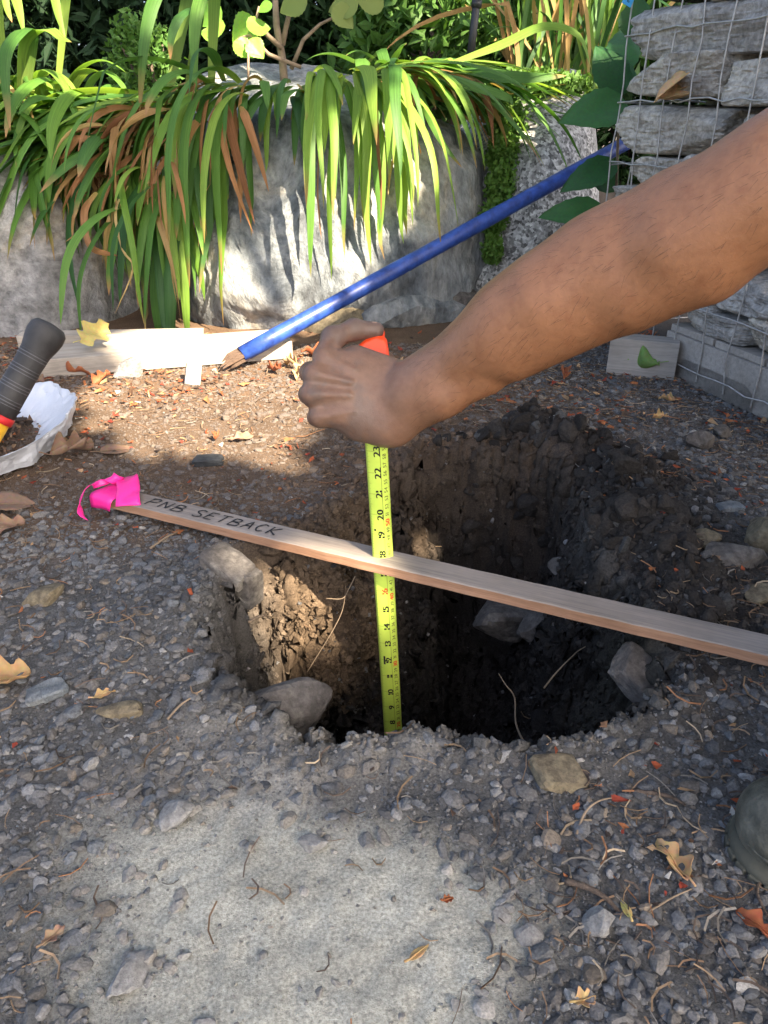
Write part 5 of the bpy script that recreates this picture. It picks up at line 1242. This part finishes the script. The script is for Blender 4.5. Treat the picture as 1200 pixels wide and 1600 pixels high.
# ------------------------------------------------------------------ loose dead leaves and twigs one can pick out
M_dl = {'tan': mat_leaf('dead_leaf_tan', (.40, .25, .11), (.52, .35, .18), .75, .2, .2), 'brown': mat_leaf('dead_leaf_brown', (.19, .12, .08), (.30, .20, .14), .75, .15, .2),
        'red': mat_leaf('dead_leaf_red', (.24, .07, .03), (.38, .14, .065), .7, .2, .2), 'yellow': mat_leaf('dead_leaf_yellow', (.52, .43, .15), (.60, .52, .22), .7, .3, .2), 'green': mat_leaf('wilted_leaf_green', (.12, .24, .06), (.22, .34, .10), .6, .3, .3)}
def lobed(L_, W_, seed, curl=.3):
    """a dry lobed leaf, curled, with ragged edges"""
    r = random.Random(seed); n, m = 16, 7; V = []; F = []
    ph = r.uniform(0, 6)
    for i in range(n+1):
        s = i/n; w = W_*.5*(math.sin(math.pi*s**.8)**.6)*(1+.38*math.sin(s*16+ph))*(1+r.uniform(-.08, .08))+.0005
        for j in range(-m, m+1):
            q = j/m; a = q*w; V.append((L_*(s-.5), a*math.cos(curl*q), curl*abs(a)*abs(q)*1.2+.06*L_*math.sin(s*7+ph+q*2)))
    k = 2*m+1
    for i in range(n):
        for j in range(2*m): a = i*k+j; F.append((a, a+1, a+k+1, a+k))
    return np.array(V), F
def dead(u, v, L_, W_, rz, tone, label, tilt=(0, 0), lift=.004, curl=.5, plain=False, p=None, stalk=True):
    q = p or on_ground(u, v); sd_ = int(u*3+v)
    e = empty('dead_leaf', (q.x, q.y, q.z+lift)); tag(e, label, 'leaf')
    if plain: V, F = broad(L_, W_, 12, 5, .08, .25, sd_); V = V-np.array([L_/2, 0, 0])
    else: V, F = lobed(L_, W_, sd_, curl)
    R_ = euler(tilt[0], tilt[1], rz); b = mk('blade', rotm(V, R_), F, M_dl[tone], e, smooth=True); b.modifiers.new('thickness', 'SOLIDIFY').thickness = .0003
    if stalk:
        P = [R_ @ Vector((-L_*.5+L_*1.0*k/6, 0, .0012+.06*L_*math.sin((k/6)*7+random.Random(sd_).uniform(0, 6)) if False else .0014-.08*L_*(k/6)**2 if plain else .06*L_*math.sin(k/6*7+random.Random(sd_).uniform(0, 6))+.001)) for k in range(7)]
        P = [R_ @ Vector((-L_*.72, .04*L_, .002))]+P; mb = MB(); mb.tube(P, [.0009]+[.0008-.0001*k for k in range(7)], 5); mb.build('midrib', M_dl[tone], e, True)
    return e
dead(1048, 1350, .036, .020, 1.9, 'tan', 'large ragged tan dead leaf on the gravel left of the boot', (.1, .1), .005)
dead(10, 1070, .046, .040, .6, 'tan', 'pale lobed dead leaf cut by the left edge beside the hole', (.1, .0), .006)
dead(185, 708, .058, .032, .35, 'brown', 'oval pinkish-brown dead leaf on the dirt behind the ribbon', (.15, 0), .006, plain=True)
dead(22, 795, .062, .050, .3, 'brown', 'broad grey-brown dead leaf below the plastic bag', (.1, .1), .008, plain=True)
dead(12, 830, .05, .03, .9, 'brown', 'folded brown dead leaf at the left edge under the broad one', (.3, .1), .006)
dead(115, 712, .075, .040, .9, 'brown', 'curled brown dead leaf beside the plastic bag', (.4, .2), .010, 1.0)
dead(378, 690, .040, .018, .4, 'brown', 'small brown leaf lying near the charcoal block', (.3, 0), .006)
dead(1092, 690, .030, .016, 1.2, 'yellow', 'pale yellow leaf scrap against the wedge stone', (.5, .2), .012, plain=True)
dead(976, 1425, .016, .006, 1.7, 'yellow', 'slim yellowish leaf next to the twig end lower right', (0, .1), .004, plain=True)
dead(655, 1492, .017, .006, .7, 'tan', 'small tan leaf on the clay at the bottom', (0, 0), .003, plain=True)
dead(165, 1090, .020, .009, .5, 'tan', 'small tan leaf above the lichen-coloured stone', (.1, 0), .004)
dead(1180, 1455, .030, .016, 2.2, 'red', 'rusty red leaf near the lower right corner', (.1, .1), .005)
dead(85, 1468, .017, .008, 1.0, 'brown', 'brown leaf scrap near the lower left edge', (.3, .1), .004)
dead(912, 1568, .015, .010, .3, 'tan', 'small ochre leaf at the bottom right of the clay', (.1, .1), .004)
dead(700, 1410, .008, .005, .3, 'red', 'tiny red leaf flake on the edge of the clay', (.1, .1), .003)
for q, (u, v, L_, t, lab) in enumerate([(120, 588, .06, 'red', 'red-brown curled leaf under the weathered board at the left'), (160, 600, .05, 'red', 'orange dead leaf left of the sunlit stone'), (455, 575, .05, 'tan', 'tan dead leaf right of the board end'), (490, 560, .055, 'red', 'rust leaf beside the board end near the hand'),
        (470, 590, .05, 'tan', 'creamy leaf in the litter left of the hand'), (430, 585, .045, 'red', 'red leaf just below the blue pole tip'), (700, 545, .045, 'brown', 'brown leaf behind the wrist'), (880, 590, .045, 'red', 'rust leaf under the forearm'), (1040, 632, .03, 'tan', 'tan curled leaf in front of the pallet gap'), (1028, 660, .03, 'tan', 'pair of small curled tan leaves on the gravel'), (340, 690, .025, 'red', 'bright red leaf scrap on the sunlit dirt'), (60, 605, .05, 'brown', 'brown leaf behind the plastic bag rim')]):
    dead(u, v, L_, L_*.55, q*1.1, t, lab, (.3*math.sin(q*2), .25*math.cos(q*3)), .010, .9)
# forked yellow leaf on the board, its long stalk
yl = dead(148, 522, .095, .05, 1.25, 'yellow', 'yellow forked leaf standing on the weathered board with its long stalk', (.75, -.1), .0, .2, p=py(148, 520, bA.y+.09))
# dry leaf caught in the cage, sprig and wilted leaf by the pallet
dl = dead(1040, 140, .10, .06, 1.0, 'tan', 'dry folded leaf caught on the wires of the cage', (1.25, -.4), .0, 1.1, p=on_front(1040, 138, -.02))
wlf = dead(995, 588, .085, .055, 2.6, 'green', 'wilted green leaf lying at the corner of the pallet', (.5, .3), .02, .9)
sprig = empty('dry_sprig', on_ground(1000, 560)); tag(sprig, 'tuft of rusty dry conifer needles against the timber block', 'sprig')
M_rust = mat_plain('rusty_needles', (.35, .12, .05), .8, .2, .4)
g = Vector((0, 0, 0))
for k in range(46):
    a = PR_.uniform(0, 6.28); el = PR_.uniform(.1, 1.3); b0 = Vector((PR_.uniform(-.02, .02), PR_.uniform(-.02, .0), .02+PR_.uniform(0, .02))); d_ = Vector((math.cos(a)*math.cos(el), math.sin(a)*math.cos(el)-.2, math.sin(el)))*PR_.uniform(.02, .045)
    mb = MB(); mb.tube([b0, b0+d_*.5+Vector((0, 0, .002)), b0+d_-Vector((0, 0, .004))], [.0011, .0009, .0004], 4); mb.build('needle', M_rust, sprig)
def twig(P, r, label, mat=M_bark):
    p0 = P[0]; mb = MB(); mb.tube([p-p0 for p in curve_pts(P, 14)], [r*(1-.5*k/14)*(1+.12*math.sin(k*2.1)) for k in range(15)], 7); o = mb.build('twig', mat, None, True); o.location = p0; tag(o, label, 'twig'); return o
def gp(u, v, l=.003): q = on_ground(u, v); return q+Vector((0, 0, l))
twig([gp(882, 1382, .004), gp(915, 1395, .006), gp(945, 1412, .006), gp(970, 1434, .003)], .0026, 'grey-brown twig lying lower right of the hole')
twig([gp(900, 1308), gp(912, 1280, .007), gp(935, 1262, .008), gp(975, 1250, .004)], .0011, 'thin curved pale stalk right of the flat stone', M_stem)
twig([gp(1010, 1430), gp(1050, 1410, .006), gp(1082, 1392, .003)], .0009, 'thin straight stick below the ragged tan leaf', M_stem)
twig([gp(1195, 1370), gp(1180, 1400, .005), gp(1200, 1440, .003)], .0016, 'dark bent twig below the boot')
twig([gp(262, 1128, .003), gp(285, 1108, .006), gp(310, 1090, .004)], .0013, 'pale short stick on the left rim of the hole', M_stem)
twig([gp(235, 860), gp(262, 845, .006), gp(280, 835, .004)], .0016, 'bleached split stick under the lath lettering', M_stem)
twig([gp(990, 1240), gp(1040, 1250, .005), gp(1070, 1262, .003)], .0020, 'brown stick among the gravel left of the boot')
# fine roots in the hole
def root_(P, r, label):
    p0 = P[0]; mb = MB(); mb.tube([p-p0 for p in curve_pts(P, 16)], [r*(1-.6*k/16) for k in range(17)], 5); o = mb.build('root', M_stem, None, True); o.location = p0; tag(o, label, 'root'); return o
root_([py(822, 1168, .52), py(806, 1130, .60), py(804, 1090, .64), py(790, 1070, .66), py(779, 1052, .68)], .0012, 'pale thin root rising out of the hole right of the tape')
root_([py(555, 900, .80), py(545, 920, .79), py(535, 935, .78), py(510, 935, .77)], .0008, 'fine root on the sunlit left wall of the hole')
root_([py(480, 1050, .74), py(520, 985, .76), py(536, 950, .78), py(540, 915, .79)], .0007, 'long fine root running down the sunlit wall')
root_([py(388, 972, .70), py(410, 962, .71), py(432, 966, .74)], .0020, 'short dark root sticking out of the left face of the hole')
root_([py(850, 1075, .66), py(870, 1050, .68), py(900, 1020, .70), py(915, 1010, .71)], .0012, 'thin forked root in the shaded right wall')

# ------------------------------------------------------------------ the tree that shades the place: its crown lets the sun through where the photograph shows flecks
SUNV = np.array(SUN)
FL = []   # (point, radius): sun flecks
_arm = np.array([list(_c[k]) for k in range(0, 61, 2)]+[list(hp(*q)) for q in FI['i']+[FI['m'][1], FI['p'][0], (580, 590, 20), (560, 640, 20), (545, 512, 36)]]); _armr = np.array([_r[k] for k in range(0, 61, 2)]+[.012]*4+[.012, .012, .03, .03, .012])
def fleck(p, r):
    # the reaching arm hangs in the crown's shade: gaps stop short of it
    w = _arm-np.array(p); al = w @ SUNV; d = np.linalg.norm(w-al[:, None]*SUNV[None], axis=1)-_armr; r = min(r, float(d[al > 0].min())-.030 if (al > 0).any() else r)
    if r > .010: FL.append((np.array(p), r))
for u, v, Y, r in ((505, 350, 1.93, .10), (450, 410, 1.90, .09), (570, 330, 1.93, .09), (620, 290, 1.93, .08), (390, 450, 1.87, .07), (500, 430, 1.88, .09), (560, 400, 1.90, .06), (340, 430, 1.85, .07), (410, 500, 1.84, .08), (480, 480, 1.84, .07),
                   (330, 535, 1.66, .09), (260, 545, 1.64, .09), (200, 555, 1.62, .06), (390, 525, 1.68, .08), (430, 500, 1.74, .07), (460, 530, 1.7, .06), (370, 480, 1.78, .06),
                   (50, 150, 2.2, .12), (130, 160, 2.2, .10), (220, 180, 2.2, .07), (640, 105, 2.25, .10), (540, 110, 2.15, .08), (460, 120, 2.2, .06), (740, 100, 2.25, .09), (370, 50, 2.25, .09), (30, 20, 2.1, .10), (100, 30, 2.1, .08), (640, 170, 2.0, .07), (600, 220, 1.96, .06),
                   (280, 100, 2.78, .10), (860, 60, 2.7, .10), (650, 60, 3.0, .16), (830, 130, 2.45, .12), (730, 60, 3.0, .12), (80, 60, 3.0, .10), (945, 50, 2.0, .05)):
    fleck(py(u, v, Y), r)
for u, v, r in ((330, 600, .08), (260, 610, .07), (400, 610, .07), (440, 650, .05), (340, 650, .05), (470, 600, .06), (505, 575, .05), (300, 670, .035), (430, 720, .035), (500, 760, .03), (380, 640, .05), (455, 660, .04), (420, 680, .045), (350, 690, .04), (280, 640, .05), (200, 600, .05), (220, 640, .035), (250, 690, .055), (180, 665, .05), (310, 725, .045), (400, 725, .045), (340, 700, .055), (140, 620, .05)): fleck(pz(u, v, 0), r)
for u, v, Y, r in ((455, 900, .84, .035), (440, 960, .82, .035), (470, 990, .81, .035), (450, 1030, .80, .022), (480, 935, .83, .028), (372, 885, .74, .016), (735, 820, .98, .036), (750, 795, .99, .03), (705, 835, .97, .034), (670, 845, .96, .03)): fleck(py(u, v, Y), r)
for k in range(8): fleck(pz(752+k*26, 690+k*3.2, 0), .024)
P_ = np.array([p for p, r in FL]); Rr = np.array([r for p, r in FL])
rT = np.random.default_rng(77)
def crown_leaves(n, lo, hi):
    # positions along sun rays from points all over the place up to the crown
    tx = rT.uniform(-1.6, 1.7, n); ty = rT.uniform(-.3, 4.4, n); B = np.stack([tx, ty, np.full(n, .1)], 1); hgt = rT.uniform(lo, hi, n)
    Q = B+SUNV[None]*(hgt/SUNV[2])[:, None]; s = rT.uniform(.055, .10, n)
    keep = np.ones(n, bool)
    for p, r in zip(P_, Rr):
        w = Q-p; d = np.linalg.norm(w-(w @ SUNV)[:, None]*SUNV[None], axis=1); keep &= d > r+s*.45
    return Q[keep], s[keep]
Q, s = crown_leaves(34000, 2.4, 3.6)
Rq = rand_quats(len(Q), rT); q4 = np.array([(-1, 0, 0), (-.1, -.55, .1), (1, 0, -.1), (-.1, .55, .1)])
Vc = (np.einsum('nij,nkj->nki', Rq, q4[None]*s[:, None, None])+Q[:, None, :]).reshape(-1, 3)
trx = Vector((3.6, -2.6, 0)); shade = empty('tree', trx); tag(shade, 'broadleaf tree whose crown overhangs and shades the place from behind the camera', 'tree')
mk('crown', Vc-np.array(trx), (np.arange(len(Q))*4)[:, None]+np.array([0, 1, 2, 3]), M_shrub, shade)
mb = MB(); mb.tube([Vector((0, 0, -.1)), Vector((-.05, .05, 1.2)), Vector((-.3, .3, 2.4)), Vector((-1.0, .9, 3.4))], [.17, .13, .11, .07], 16)
for k in range(6):
    a = k*1.05; mb.tube([Vector((-.3-.1*k, .3+.08*k, 2.3+.16*k)), Vector((-.9+math.cos(a)*.7, .8+math.sin(a)*.7, 3.1+.05*k)), Vector((-1.4+math.cos(a)*1.6, 1.0+math.sin(a)*1.6, 3.5))], [.05, .03, .01], 8)
mb.build('trunk', M_bark, shade, True)
